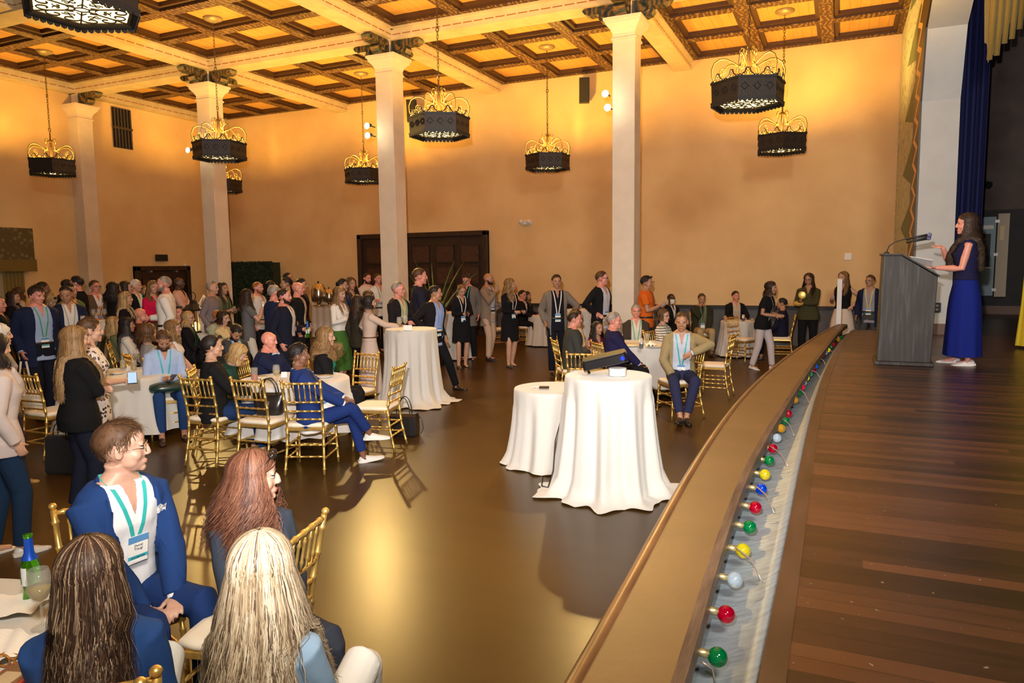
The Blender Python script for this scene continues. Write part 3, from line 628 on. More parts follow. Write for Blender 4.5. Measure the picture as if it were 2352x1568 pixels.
# ---------------------------------------------------------------- tables
def cloth(name, R, h, label, loc, seed=0, nf=11, amp=.03, puddle=0, hem=.03, sq=0, grp=None, rz=0):
    rnd = random.Random(seed); ph = [rnd.uniform(0, 6.28) for _ in range(5)]
    N_ = 144; g = G(); rings = []
    def rad(a, f):
        base = R
        if sq: base = R*min(1/max(abs(math.cos(a)), 1e-6), 1/max(abs(math.sin(a)), 1e-6)); base = min(base, R*1.42)
        w_ = math.sin(nf*a+ph[0]+.7*math.sin(2*a+ph[1]))+.45*math.sin((nf*1.9)//1*a+ph[2])
        return base, w_
    prof = [(0, .0, 0), (.5, 0, 0), (.93, 0, 0), (.985, .003, 0), (1.0, .012, .05), (1.005, .05, .25), (1.01, .15, .5)]
    for q, dz, f in prof: rings.append([(rad(a, 0)[0]*max(q, .01)*math.cos(a)*(1+amp*f*rad(a, 0)[1]/R*.5), rad(a, 0)[0]*max(q, .01)*math.sin(a)*(1+amp*f*rad(a, 0)[1]/R*.5), h-dz) for a in [2*PI*j/N_ for j in range(N_)]])
    for k in range(1, 13):
        u = k/12; ring = []
        for j in range(N_):
            a = 2*PI*j/N_; b, w_ = rad(a, 0); extra = .02+.06*u
            cut = hem+(.10*(abs(math.sin(2*a)) if sq else 0))*0
            r = b*1.01+amp*w_*(.5+.9*u)+extra*u+puddle*max(0, u-.85)*5*(.5+.5*math.sin(5*a+ph[3]))
            z = h-.15-(h-.15-hem)*u
            ring.append((r*math.cos(a), r*math.sin(a), max(.006, z)))
        rings.append(ring)
    if puddle:
        rings.append([((math.hypot(p[0], p[1])+puddle*(.35+.65*abs(math.sin(3*math.atan2(p[1], p[0])+ph[4]))))/max(1e-6, math.hypot(p[0], p[1]))*p[0], (math.hypot(p[0], p[1])+puddle*(.35+.65*abs(math.sin(3*math.atan2(p[1], p[0])+ph[4]))))/max(1e-6, math.hypot(p[0], p[1]))*p[1], .006+.012*abs(math.sin(9*math.atan2(p[1], p[0])))) for p in rings[-1]])
    g.loft(rings, cap=False); g.add([rings[0][j] for j in range(N_)], [tuple(range(N_))])
    o = g.obj(name, M_cloth, None, True, loc=(loc[0], loc[1], 0), rot=(0, 0, rz), fixn=True)
    return tag(o, label, 'tablecloth', grp)
def table(px, py, h, R, label, clabel, seed, dep=None, kind='banquet_table', **k):
    q = atz(px, py, h) if dep is None else np.array([*atd(px, py, dep)[:2], h])
    t = thing(kind, label, 'table', (q[0], q[1], 0), k.get('rz', 0))
    r2 = R*.97
    if k.get('sq'): G().bb((-r2, -r2, h-.035), (r2, r2, h-.006)).obj('tabletop', WOOD, t)
    else: G().lathe([(r2, h-.035), (r2, h-.006)], n=40).obj('tabletop', WOOD, t)
    if h > .9: G().tube([(0, 0, .03), (0, 0, h-.035)], .035, 12).obj('pedestal', M_dark, t); G().lathe([(.26, .0), (.26, .015), (.05, .04)], n=24).obj('foot', M_dark, t)
    else:
        for a in range(4): G().tube([(r2*.55*math.cos(a*PI/2+.8), r2*.55*math.sin(a*PI/2+.8), 0), (r2*.5*math.cos(a*PI/2+.8), r2*.5*math.sin(a*PI/2+.8), h-.035)], .015, 8).obj('leg', M_dark, t)
    cloth('tablecloth', R, h, clabel, q, seed, **k); return q
LIN = 'white cloths on the guest tables'
TB = table(672, 800, .76, .60, 'round dining table under white cloth where the ponytail woman and blue-suited man sit', 'white cloth on the near round table with the red drink and wine glass', 3, dep=7.95, nf=14, amp=.035, hem=.22, grp=LIN)
TA = table(268, 800, .76, .62, 'round dining table left of the man with the phone', 'white cloth on the round table beside the leopard dress', 5, dep=8.5, nf=12, amp=.035, hem=.12, grp=LIN)
TC = table(944, 760, 1.09, .37, 'tall cocktail table by the middle column', 'long white cloth over the tall cocktail table in the middle of the crowd', 8, dep=10.5, kind='cocktail_table', nf=13, amp=.02, puddle=.16, grp=LIN)
TD = table(1397, 860, 1.02, .375, 'cocktail table under the projector', 'creamy white cloth over the projector table, puddling on the floor', 12, kind='cocktail_table', nf=11, amp=.032, puddle=.13, grp=LIN)
TE = table(1268, 889, .76, .38, 'low side table next to the projector table', 'white cloth over the low side table left of the projector table', 17, kind='side_table', nf=10, amp=.02, puddle=.04, grp=LIN)
TF = table(1468, 788, .76, .55, 'square table where the moustached man and striped-jacket woman sit', 'white cloth with hanging corner on the square table', 21, dep=11.15, nf=12, amp=.02, hem=.16, sq=1, grp=LIN, rz=.12)
TG = table(1342, 706, 1.09, .40, 'tall table in front of the man with hand on hip', 'white cloth on the tall table holding two clear glasses at the back', 25, dep=14.6, kind='cocktail_table', nf=12, amp=.02, grp=LIN)
TH = table(1698, 736, .76, .38, 'small round table by the seated young man in dark jacket', 'white cloth on the small table beside the empty chair near the stage', 28, dep=15.4, nf=11, amp=.025, grp=LIN)
TJ = table(1035, 720, 1.0, .42, 'tall table behind the woman in black dress', 'white cloth seen behind the woman in black dress', 31, dep=15.6, kind='cocktail_table', nf=12, amp=.02, grp=LIN)
TK = table(232, 735, 1.09, .40, 'tall table with four wine glasses on the left', 'white cloth on the tall table with the wine glasses', 34, dep=12.9, kind='cocktail_table', nf=12, amp=.02, grp=LIN)
TL = table(-456, 1577, .76, .76, 'near dining table at the bottom left corner', 'cream cloth on the near table holding the green beer bottle', 37, nf=14, amp=.03, hem=.2, grp=LIN)
TM = table(1252, 740, .76, .42, 'far table by the far wall beside the seated men', 'white cloth on the far table by the dark wall panelling', 41, dep=18.0, nf=11, amp=.02, grp=LIN)
TN = table(462, 735, .76, .42, 'round table behind the seated woman in yellow', 'white cloth under the black lantern', 44, dep=14.0, nf=11, amp=.03, grp=LIN)
t = thing('buffet_table', 'long buffet table against the back of the hall below the coffee urns', 'table', (-11.9, 16.9, 0), .05)
G().bb((-1.9, -.35, .98), (1.9, .35, 1.02)).obj('tabletop', WOOD, t)
g = G(); g.loft([[((-1.92 if sx < 0 else 1.92)+.0, sy*.37, z) for sx, sy in ((-1, -1), (1, -1), (1, 1), (-1, 1))] for z in (.02, 1.03)])
g.grid(lambda u, v: (-1.93+u*3.86, -.385-.012*math.sin(u*110)-.02*(1-v), .02+v*1.0), 160, 3)
tag(g.obj('tablecloth', M_cloth, None, loc=(-11.9, 16.9, .01), rot=(0, 0, .05)), 'floor-length white cloth on the long buffet table', 'tablecloth')
ST = mat('polished_steel', (.55, .45, .32), .18, .95)
def urn(x, y, z, s, label):
    t = thing('coffee_urn', label, 'coffee urn', (x, y, z)); t.scale = (s, s, s)
    G().lathe([(.15, 0), (.16, .02), (.05, .03), (.05, .08)], n=20).obj('base', ST, t, True)
    G().lathe([(.05, .08), (.17, .12), (.185, .25), (.18, .4), (.13, .52), (.05, .56), (.02, .57)], n=24).obj('body', ST, t, True)
    G().ell((0, 0, .59), (.025, .025, .03), 10, 6).obj('lid_knob', M_dark, t, True); G().tube([(0, -.17, .16), (0, -.24, .15), (0, -.24, .11)], .013, 8).obj('tap', M_dark, t)
q = atd(733, 708, 18.2); 
urn(q[0], q[1], 1.05, 1.0, 'tall polished coffee urn on the buffet table, the left one'); 
q = atd(757, 708, 18.2); urn(q[0], q[1], 1.05, .75, 'smaller steel urn right of the tall urn on the buffet')
for k, o in enumerate([o for o in C.objects if o.name.startswith('coffee_urn')]): pass
# glassware
GLS = mat('clear_glass', (.55, .55, .5), .05, alpha=.2); 
def liq(n, c): return mat('liquid_'+n, c, .1, trans=.5)
def wine(q, label, c=(.62, .45, .08), grp='wine glasses', s=1):
    t = thing('wine_glass', label, 'glass', tuple(q), 0, grp); t.scale = (s, s, s)
    G().lathe([(.036, 0), (.034, .003), (.005, .008), (.004, .085)], n=16).obj('stem', GLS, t, True)
    G().lathe([(.004, .085), (.025, .10), (.039, .13), (.038, .17), (.031, .205), (.029, .205), (.036, .17), (.037, .13), (.023, .103), (.003, .09)], n=18, cap=False).obj('bowl', GLS, t, True)
    G().lathe([(.003, .092), (.022, .104), (.0355, .13), (.036, .145)], n=16).obj('wine', liq('wine', c), t, True); return t
def tumbler(q, label, c=(.85, .6, .1), h=.11, r=.036, fill=.5, grp='tumblers and cups'):
    t = thing('drinking_glass', label, 'glass', tuple(q), 0, grp)
    G().lathe([(r*.85, 0), (r, h), (r*.93, h), (r*.8, .008), (.004, .008)], n=18, cap=False).obj('glass_wall', GLS, t, True)
    G().lathe([(r*.78, .009), (r*.78+(r*.13)*fill, h*fill)], n=16).obj('drink', liq(label[:9], c), t, True); return t
def can(q, label, c=(.6, .65, .7), c2=None):
    t = thing('drink_can', label, 'can', tuple(q)); G().lathe([(.024, 0), (.030, .008), (.030, .135)], n=18).obj('can_body', mat('can_'+label[:8], c, .3, .3), t, True)
    G().lathe([(.030, .135), (.025, .145), (.024, .142)], n=18).obj('can_top', mat('steel', (.5, .5, .5), .3, .9), t, True)
    if c2: G().lathe([(.0306, .01), (.0306, .07)], n=18, cap=False).obj('can_label', mat('canlab_'+label[:8], c2, .4), t)
    return t
PAP = mat('paper_white', (.85, .83, .78), .7)
def card(q, label, w_=.09, h_=.07, rz=0):
    o = G().add([(-w_/2, -.025, 0), (w_/2, -.025, 0), (w_/2, 0, h_), (-w_/2, 0, h_), (-w_/2, .025, 0), (w_/2, .025, 0)], [(0, 1, 2, 3), (3, 2, 5, 4)]).obj('tent_card', PAP, None, loc=tuple(q), rot=(0, 0, rz), fixn=False); return tag(o, label, 'card')
def plate(q, label, r=.11):
    o = G().lathe([(r*.6, 0), (r*.65, .004), (r, .016), (r, .019), (r*.6, .008), (.003, .008)], n=28, cap=False).obj('plate', mat('white_china', (.82, .8, .76), .25), None, True, loc=tuple(q)); return tag(o, label, 'plate', 'china plates')
wine(atz(918, 762, 1.095), 'full wine glass on the tall cocktail table beside the beige-suited woman')
wine(atz(931, 758, 1.095), 'wine glass beside the folded card on the tall cocktail table')
card(atz(937, 758, 1.095), 'white folded card standing on the tall cocktail table', .12, .07, .3)
tumbler(atz(585, 877, .765), 'tall glass of red iced tea on the near round table', (.75, .12, .02), .155, .038, .55)
tumbler(atz(620, 880, .765), 'short glass with pale yellow drink left of the wine glass', (.85, .8, .3), .08, .035, .35)
wine(atz(636, 882, .765), 'wine glass half full on the near round table')
card(atz(653, 866, .765), 'small white card on the near round table', .06, .06, .6)
plate(atz(600, 868, .766), 'white plate on the near round table beside the bald man', .10); plate(atz(745, 866, .766), 'white plate at the right of the near round table', .10)
tumbler(atz(283, 846, .765), 'amber drink in front of the patterned-top woman', (.85, .6, .15), .10, .038, .8)
tumbler(atz(308, 850, .765), 'taller amber drink right beside the seated man with phone', (.8, .55, .1), .13, .034, .35)
can(atz(294, 838, .765), 'orange and teal can behind the amber drinks', (.9, .35, .05), (.1, .4, .4)); wine(atz(314, 838, .765), 'empty wine glass behind the amber drinks')
card(atz(296, 852, .765), 'white card standing between the amber drinks', .05, .06); plate(atz(270, 858, .766), 'plate at the edge of the left round table', .09)
for i, (x, y) in enumerate([(216, 736), (228, 734), (241, 735), (252, 736)]): wine(atz(x, y, 1.095), ['first', 'second', 'third', 'fourth'][i]+' wine glass from the left on the tall left table', grp='wine glasses on the tall left table', c=(.8, .6, .3))
can(atz(222, 737, 1.095), 'grey pink can on the tall left table', (.5, .4, .4), (.6, .3, .3))
can(atz(1473, 800, .765), 'slim silver can on the square table', (.6, .62, .64), (.1, .12, .14)); wine(atz(1486, 797, .765), 'wine glass in front of the striped-jacket woman'); wine(atz(1420, 785, .765), 'wine glass in front of the moustached man')
plate(atz(1505, 797, .766), 'plate with crumpled napkin on the square table', .13); plate(atz(1449, 795, .766), 'plate at the near edge of the square table', .13)
g = G(); g.grid(lambda u, v: (.08*(u-.5)*2, .08*(v-.5)*2, .05*math.exp(-((u-.5)**2+(v-.5)**2)*9)+.018*math.sin(u*17)*math.cos(v*13)+.012), 12, 12); tag(g.obj('napkin', PAP, None, True, loc=tuple(atz(1494, 794, .78)), fixn=False), 'crumpled white napkin on the square table', 'napkin')
g = G(); g.bb((-.16, -.01, 0), (.16, .01, .012)); tag(g.obj('breadstick', mat('wood_tan', (.5, .3, .1), .6), None, loc=tuple(atz(1446, 789, .765))), 'brown stick lying on the square table', 'stick')
for i, (x, y) in enumerate([(1346, 709), (1358, 710)]): tumbler(atz(x, y, 1.095), ['left', 'right'][i]+' clear glass on the tall table at the back', (.9, .85, .7), .15, .034, .2)
tumbler(atz(1332, 710, 1.095), 'amber glass on the tall table at the back', (.8, .4, .05), .07, .036, .7)
tumbler(atz(1665, 737, .765), 'tall glass on the small table near the stage', (.7, .5, .2), .11, .034, .4); can(atz(1707, 738, .765), 'white and black can on the small table', (.7, .7, .7), (.05, .05, .05)); tumbler(atz(1728, 737, .765), 'small bowl-like cup on the small table', (.8, .6, .4), .06, .04, .9)
# lanterns
t = thing('black_lantern', 'black metal lantern glowing with candlelight', 'lantern', (*atd(446, 735, 14.0)[:2], .77))
g = G()
for sx in (-1, 1):
    for sy in (-1, 1): g.tube([(sx*.11, sy*.11, .0), (sx*.11, sy*.11, .42)], .012, 6)
g.bb((-.14, -.14, 0), (.14, .14, .03)).bb((-.14, -.14, .42), (.14, .14, .45)); g.loft([[(-a, -a, z), (a, -a, z), (a, a, z), (-a, a, z)] for a, z in ((.15, .45), (.05, .56), (.04, .62))]); g.tube([(.07*math.cos(a), 0, .70+.08*math.sin(a)) for a in [j*PI/6 for j in range(12)]], .008, 5, closed=True); g.obj('lantern_frame', M_dark, t)
G().tube([(0, 0, .03), (0, 0, .2)], .035, 12).obj('candle', mat('candle_wax', (1, .8, .4), .5, emit=(1, .6, .12), es=6), t)
t = thing('white_lantern', 'white openwork lantern behind the man in purple-grey shirt', 'lantern', (*atd(471, 735, 14.1)[:2], .77))
g = G()
for k in range(8): g.tube([(.11*math.cos(k*PI/4), .11*math.sin(k*PI/4), .18), (.13*math.cos(k*PI/4), .13*math.sin(k*PI/4), .45), (.10*math.cos(k*PI/4), .10*math.sin(k*PI/4), .55), (0, 0, .72)], .01, 5)
g.lathe([(.13, 0), (.13, .18), (.11, .2)], n=16).lathe([(.13, .45), (.14, .47), (.12, .49)], n=16); g.obj('lantern_frame', WH, t, True)
# palm behind the tall man
t = thing('potted_palm', 'spiky green palm in front of the big doors', 'plant', (*atd(1000, 700, 14.5)[:2], 0)); 
G().lathe([(.16, 0), (.2, .35), (.19, .35), (.15, .3)], n=20).obj('pot', WOOD, t, True); LF = mat('palm_leaf', (.10, .16, .03), .5)
for k in range(16):
    a = k*2.4; r = .35+.25*(k % 3); h = 1.35+.25*((k*7) % 3); g = G()
    pts = [(r*u*u*math.cos(a), r*u*u*math.sin(a), .35+h*u-(.35 if k % 4 == 0 else .1)*u*u) for u in [j/8 for j in range(9)]]; g.tube(pts, [.008, .012, .016, .018, .018, .016, .013, .009, .002], 5, flat=.2); g.obj('frond', LF, t, True)
# ---------------------------------------------------------------- projector table items
t = thing('projector', 'black projector tipped up on a stack of plates', 'projector', tuple(TD+np.array([-.02, -.02, .09])))
t.rotation_euler = (0, 0, math.radians(18))
PB = mat('glossy_black', (.012, .011, .012), .15, coat=.6)
Rt = Matrix.Rotation(math.radians(-13), 3, 'Y')
def pj(g): g.v = [tuple(Rt @ Vector(p)+Vector((0, 0, .0))) for p in g.v]; return g
pj(G().loft([[(x, y, z) for x, y in ((-.19, -.13), (-.17, -.15), (.17, -.15), (.20, -.12), (.20, .12), (.17, .15), (-.17, .15), (-.19, .13))] for z in (-.0, .012, .06, .075)])).obj('body', PB, t, bev=.008)
pj(G().loft([[(x*.96, y*.96, z) for x, y in ((-.19, -.13), (-.17, -.15), (.17, -.15), (.20, -.12), (.20, .12), (.17, .15), (-.17, .15), (-.19, .13))] for z in (.078, .085)])).obj('top_cover', mat('projector_bronze', (.010, .007, .005), .6), t)
pj(G().tube([(.155, -.125, .04), (.155, -.158, .04)], [.020, .018], 16)).obj('lens', mat('blue_lens', (.0, .01, .25), .05, emit=(.02, .05, 1), es=1.2), t, True)
for x, y in ((-.15, -.10), (-.15, .10)): pj(G().tube([(x, y, 0), (x, y, -.028)], [.008, .014], 8)).obj('foot', PB, t)
for k in range(7):
    tag(G().lathe([(.05, 0), (.07, .002), (.078, .010), (.070, .011), (.003, .006)], n=28, cap=False).obj('plate', mat('white_china', (.82, .8, .76), .25), None, True, loc=(TD[0]+.10, TD[1]-.06, TD[2]+.004+.0095*k)), 'white saucer in the stack under the projector, %s from the bottom' % ['first', 'second', 'third', 'fourth', 'fifth', 'sixth', 'seventh'][k], 'plate', 'plates stacked under the projector')
A = TD+np.array([-.3, -.25, -.35])
tag(G().tube([TD+np.array([-.42, -.05, -.42]), TD+np.array([-.45, -.12, -.6]), TD+np.array([-.44, -.20, -.85]), TD+np.array([-.47, -.25, -.99]), TD+np.array([-.55, -.2, -1.0]), TD+np.array([-.58, -.1, -.95])], .006, 6).obj('power_cord', BLK, None, True), 'black cord looping down between the two white tables', 'cord')
q = atz(1250, 891, .772)
t = thing('phone_on_table', 'dark device with white cable on the low side table', 'phone', tuple(q), .3)
t.name = 'phone'; G().bb((-.05, -.035, 0), (.05, .035, .016)).obj('case', PB, t, bev=.004); G().tube([(-.05, 0, .01), (-.09, .02, .01), (-.12, -.01, .01), (-.09, -.03, .01), (-.13, -.03, .01)], .006, 6).obj('cable', WH, t, True)
# ---------------------------------------------------------------- lectern
def lect():
    m = mat('ebonised_oak', (.05, .045, .04), .62); nt = m.node_tree; N, L, I = nodes(m); v, x, y, z = xyz(nt, scale=(9, 9, .7)); ns = tex(nt, 'Noise', v, Scale=3.0, Detail=8.0, Distortion=.6)
    L.new(ramp(nt, ns.outputs[0], [(.38, (.010, .007, .005)), (.55, (.024, .018, .013)), (.75, (.055, .06, .065))]), I['Base Color']); return m
t = thing('lectern', 'dark wood-grained lectern with sloping top on the stage', 'lectern', (0, 0, 0))
LM = lect()
pr = [(.40, .86), (.925, .86), (.955, 1.80), (.60, 2.035), (.425, 2.04)]
G().prism(pr, 9.0, 9.55, 'y').obj('body', LM, t, bev=.006)
G().bb((.375, 8.97, .822), (.955, 9.58, .86)).obj('plinth', LM, t, bev=.006)
G().prism([(.41, 2.04), (.605, 2.036), (.972, 1.80), (.975, 1.815), (.61, 2.054), (.405, 2.056)], 8.97, 9.58, 'y').obj('top_board', LM, t)
t = thing('microphone', 'black microphone pair on a curved gooseneck over the lectern', 'microphone', (0, 0, 0)); yq = 9.25
def yz(px, py): q = aty(px, py, yq); return q
gp = [(2036, 580), (2042, 565), (2055, 556), (2075, 550), (2095, 547)]
G().tube([yz(*p) for p in gp], .006, 8).obj('gooseneck', M_dark, t, True)
b0 = yz(2036, 580); G().lathe([(.03, -.012), (.03, .0), (.012, .01)], b0, 14).obj('base', M_dark, t)
for dy, dz, L2 in ((0, 0, 0), (.05, -.02, 3)):
    a = yz(2082, 549+L2)+np.array([0, dy, dz]); b = yz(2130, 540+L2)+np.array([0, dy, dz]); c = b+(b-a)*.09
    G().tube([a, b], [.011, .017], 12).obj('mic_body', BLK, t, True); G().ell(c, (.026, .026, .024), 12, 8).obj('mic_grille', mat('mic_mesh', (.2, .22, .4), .4, .6, bump=.6, bscale=300), t, True)
q0 = yz(2092, 590)
pp = [aty(2090, 588, 9.12), aty(2142, 597, 9.12), aty(2141, 612, 9.3), aty(2100, 606, 9.3)]
tag(G().add([tuple(p) for p in pp]+[tuple(p+np.array([0, 0, -.004])) for p in pp], [(0, 1, 2, 3), (7, 6, 5, 4), (0, 4, 5, 1), (1, 5, 6, 2), (2, 6, 7, 3), (3, 7, 4, 0)]).obj('speech_notes', PAP, None), 'white sheets of notes held above the lectern', 'paper')
q = aty(1928, 640, 14.1); a = atz(1933, 756, .82)
tag(G().bb((q[0]-.03, 13.9, .0), (q[0]+.05, 14.6, q[2])).obj('banner_stand', mat('banner_white', (.62, .60, .56), .5), bev=.005), 'white upright banner seen edge-on behind the end of the stage lip', 'banner')
# ---------------------------------------------------------------- people
def remesh(g, vox, it=3, fac=.5):
    me = g.mesh('tmp', [WH], False, True); o = bpy.data.objects.new('tmp', me); C.objects.link(o)
    m = o.modifiers.new('r', 'REMESH'); m.mode = 'VOXEL'; m.voxel_size = vox; m.use_smooth_shade = True
    s = o.modifiers.new('s', 'SMOOTH'); s.factor = fac; s.iterations = it
    dg = bpy.context.evaluated_depsgraph_get(); dg.update(); ev = o.evaluated_get(dg)
    r = bpy.data.meshes.new_from_object(ev); bpy.data.objects.remove(o); bpy.data.meshes.remove(me)
    r.materials.clear(); return r
def link(me, name, mats, parent, smooth=True):
    for m_ in mats: me.materials.append(m_)
    if smooth: me.shade_smooth()
    o = bpy.data.objects.new(name, me); C.objects.link(o); o.parent = parent; return o
def V3(*a): return np.array(a, float)
def rx(a): c, s = math.cos(a), math.sin(a); return np.array([[1, 0, 0], [0, c, -s], [0, s, c]])
def ry(a): c, s = math.cos(a), math.sin(a); return np.array([[c, 0, s], [0, 1, 0], [-s, 0, c]])
def rzm(a): c, s = math.cos(a), math.sin(a); return np.array([[c, -s, 0], [s, c, 0], [0, 0, 1]])
def nrm(v): return v/(np.linalg.norm(v)+1e-9)
def ik(a, t, l1, l2, pole):
    d = t-a; L = np.linalg.norm(d); L2 = min(L, (l1+l2)*.995); d = d/(L+1e-9); t = a+d*L2
    x = (l1*l1-l2*l2+L2*L2)/(2*L2); h = math.sqrt(max(0, l1*l1-x*x)); p = pole-d*(pole@d); return a+d*x+nrm(p)*h, t
ARM = dict(down=((.235, .03, -.03), (.3, -1, 0)), pocket=((.215, .06, .0), (.5, -1, 0)), hold=((.09, .27, .17), (.5, -.6, -1)), phone=((.045, .27, .20), (.7, -.4, -1)), cup=((.12, .27, .27), (.5, -.5, -1)),
           high=((.10, .24, .42), (.5, -.2, -1)), cross=((-.09, .19, .22), (.9, .1, -.7)), hip=((.195, .05, .11), (1, -.55, 0)), chin=((.03, .175, .53), (.5, .5, -1)), lap=((.07, .27, .02), (.7, -.4, -.6)), knee=((.14, .36, .05), (.7, -.4, -.4)),
           table=((.12, .38, .18), (.8, -.4, -.6)), reach=((.20, .48, .28), (.6, -.3, -1)), clasp=((.03, .25, .03), (.8, -.4, -.3)), back=((.05, -.15, .03), (1, -.3, 0)), mouth=((.02, .16, .55), (.7, .2, -1)))
MT = [(-.11, .150, .110, 0), (-.03, .168, .118, -.005), (.06, .160, .110, 0), (.14, .152, .103, 0), (.24, .163, .108, .005), (.34, .178, .113, .01), (.42, .182, .100, .005), (.465, .160, .080, 0), (.50, .105, .062, -.006), (.535, .058, .055, -.006)]
FT = [(-.11, .160, .115, 0), (-.03, .170, .120, -.005), (.06, .150, .105, 0), (.14, .128, .090, 0), (.24, .135, .100, .01), (.33, .150, .118, .022), (.41, .158, .092, .008), (.455, .142, .072, 0), (.49, .09, .056, -.006), (.53, .050, .048, -.006)]
def leg(h, k, a, r):
    d1, d2 = nrm(k-h), nrm(a-k); b = max(0, 1-d1 @ d2)
    return [h-d1*.03, h, (h+k)/2, k-d1*.06, k-d1*.012-d2*.0+(d1-d2)*.006*b, k+d2*.02, k+d2*.075, (k+a)/2, a], [r[0], r[0], r[1], r[2]*1.06, r[2]*(1.02+.02*b), r[2]*1.03, r[2], r[3], r[4]]
def segd(p, a, b): t = max(0, min(1, (p-a) @ (b-a)/((b-a) @ (b-a)))); return np.linalg.norm(p-a-(b-a)*t)
def ZR(z): return z if z < .24 else .24+(z-.24)*1.14
def ring(c, a, b, n=24, e=2.4):
    r = []
    for j in range(n):
        t = 2*PI*j/n; x, y = math.cos(t), math.sin(t); k = (abs(x)**e+abs(y)**e)**(-1/e); r.append(c+V3(a*x*k, b*y*k, 0))
    return r
def hand(g, w, d, n, s, curl, sc=1.0):
    """palm, four fingers and a thumb; d along the forearm, n palm normal"""
    d = nrm(d); n = nrm(n-d*(n@d)); a = np.cross(d, n)*s
    k = sc
    R_ = Matrix(((a[0], d[0], n[0]), (a[1], d[1], n[1]), (a[2], d[2], n[2]))) if np.linalg.det(np.array([a, d, n]).T) > 0 else Matrix(((-a[0], d[0], n[0]), (-a[1], d[1], n[1]), (-a[2], d[2], n[2])))
    g.ell(w+d*.045*k, (.040*k, .052*k, .015*k), 14, 8, R=R_)
    for i, L in enumerate((.066, .076, .070, .055)):
        off = (.030-.020*i)*k; p = w+d*.080*k+a*off*.95; dirn = nrm(d+a*(.10-.07*i)); pts = [p-dirn*.015*k, p]; q = curl*.35
        for seg in (.42, .32, .26):
            dirn = nrm(dirn*math.cos(q)+n*math.sin(q)); p = p+dirn*L*seg*k; pts.append(p); q = curl
        g.tube(pts, [.0095*k, .0095*k, .0088*k, .008*k, .006*k], 8)
    p = w+d*.02*k+a*.028*k; dd = nrm(d*.7+a*.75+n*.35)
    pts = [p, p+dd*.03*k]; dd = nrm(dd+d*.35+n*curl*.4); pts.append(pts[-1]+dd*.025*k); pts.append(pts[-1]+nrm(dd+n*curl*.3)*.022*k); g.tube(pts, [.014*k, .012*k, .0095*k, .007*k], 8)
def skinmat(tone):
    return mat('skin_'+tone, {'pale': (.50, .29, .205), 'fair': (.52, .29, .19), 'pink': (.62, .26, .19), 'tan': (.42, .21, .12), 'brown': (.20, .09, .05), 'dark': (.09, .04, .022)}[tone], .48, var=.08, scale=25)
def fab(c, name=None, rough=.9, **k):
    m = mat(name or 'fabric_%03d_%03d_%03d' % tuple(int(x*999) for x in c)+('s' if rough < .5 else ''), c, rough, bump=.35, bscale=12, **k); m.node_tree.nodes['Principled BSDF'].inputs['Specular IOR Level'].default_value = .12 if rough > .5 else .5; return m
def leopard():
    m = mat('leopard_print', (.6, .5, .4), .8); nt = m.node_tree; N, L, I = nodes(m); v, x, y, z = xyz(nt); vo = tex(nt, 'Voronoi', v, Scale=26.0); ns = tex(nt, 'Noise', v, Scale=50.0)
    d = math_(nt, 'ADD', vo.outputs[0], math_(nt, 'MULTIPLY', ns.outputs[0], .3)); L.new(ramp(nt, d, [(.30, (.30, .20, .14)), (.34, (.012, .01, .01)), (.52, (.012, .01, .01)), (.56, (.66, .58, .52))]), I['Base Color']); return m
def stripes():
    m = mat('striped_knit', (.6, .6, .55), .9); nt = m.node_tree; N, L, I = nodes(m); v, x, y, z = xyz(nt); f = math_(nt, 'FRACT', math_(nt, 'MULTIPLY', z, 24)); L.new(mix(nt, math_(nt, 'LESS_THAN', f, .30), (.62, .58, .50), (.02, .018, .02)), I['Base Color']); return m
def hairmat(cols):
    nm = 'hair_'+'_'.join('%02d%02d%02d' % tuple(int(x*99) for x in c) for c in cols)
    if nm in MATS: return MATS[nm]
    m = mat(nm, cols[0], .55); nt = m.node_tree; N, L, I = nodes(m)
    a = nt.nodes.new('ShaderNodeAttribute'); a.attribute_name = 'tone'; v, *_ = xyz(nt); ns = tex(nt, 'Noise', v, Scale=18.0)
    f = math_(nt, 'ADD', math_(nt, 'MULTIPLY', a.outputs['Fac'], .75), math_(nt, 'MULTIPLY', ns.outputs[0], .25)); k = len(cols)
    L.new(ramp(nt, f, [(.15+.7*i/max(1, k-1), c) for i, c in enumerate(cols)]), I['Base Color']); I['Specular IOR Level'].default_value = .3; return m
HAIR = dict(black=[(.010, .008, .008), (.03, .022, .02)], dark=[(.018, .010, .007), (.055, .03, .018)], brown=[(.05, .024, .012), (.13, .065, .03)], auburn=[(.05, .018, .012), (.13, .05, .028), (.24, .11, .06)], light=[(.12, .06, .02), (.32, .19, .08)],
            blond=[(.22, .12, .04), (.50, .34, .15)], grey=[(.18, .16, .14), (.42, .38, .33)], white=[(.5, .46, .40), (.75, .7, .62)], ginger=[(.22, .08, .02), (.4, .17, .05)], streak=[(.018, .010, .008), (.035, .018, .012), (.06, .03, .018), (.13, .07, .04), (.45, .33, .22)], balayage=[(.08, .05, .035), (.36, .26, .15), (.58, .47, .32), (.74, .66, .52)])
class Ribbons:
    def __init__(s): s.v = []; s.f = []; s.t = []
    def add(s, pts, w, out, tone):
        o = len(s.v); n = len(pts)
        for i, p in enumerate(pts):
            d = nrm(pts[min(i+1, n-1)]-pts[max(i-1, 0)]); a = nrm(np.cross(d, out[i] if isinstance(out, list) else out)); ww = w*(1 if i < n*.6 else max(.12, 1-(i-n*.6)/(n*.4)*.88))
            s.v += [tuple(p-a*ww), tuple(p+a*ww)]; s.t += [tone, tone]
        s.f += [(o+2*i, o+2*i+1, o+2*i+3, o+2*i+2) for i in range(n-1)]
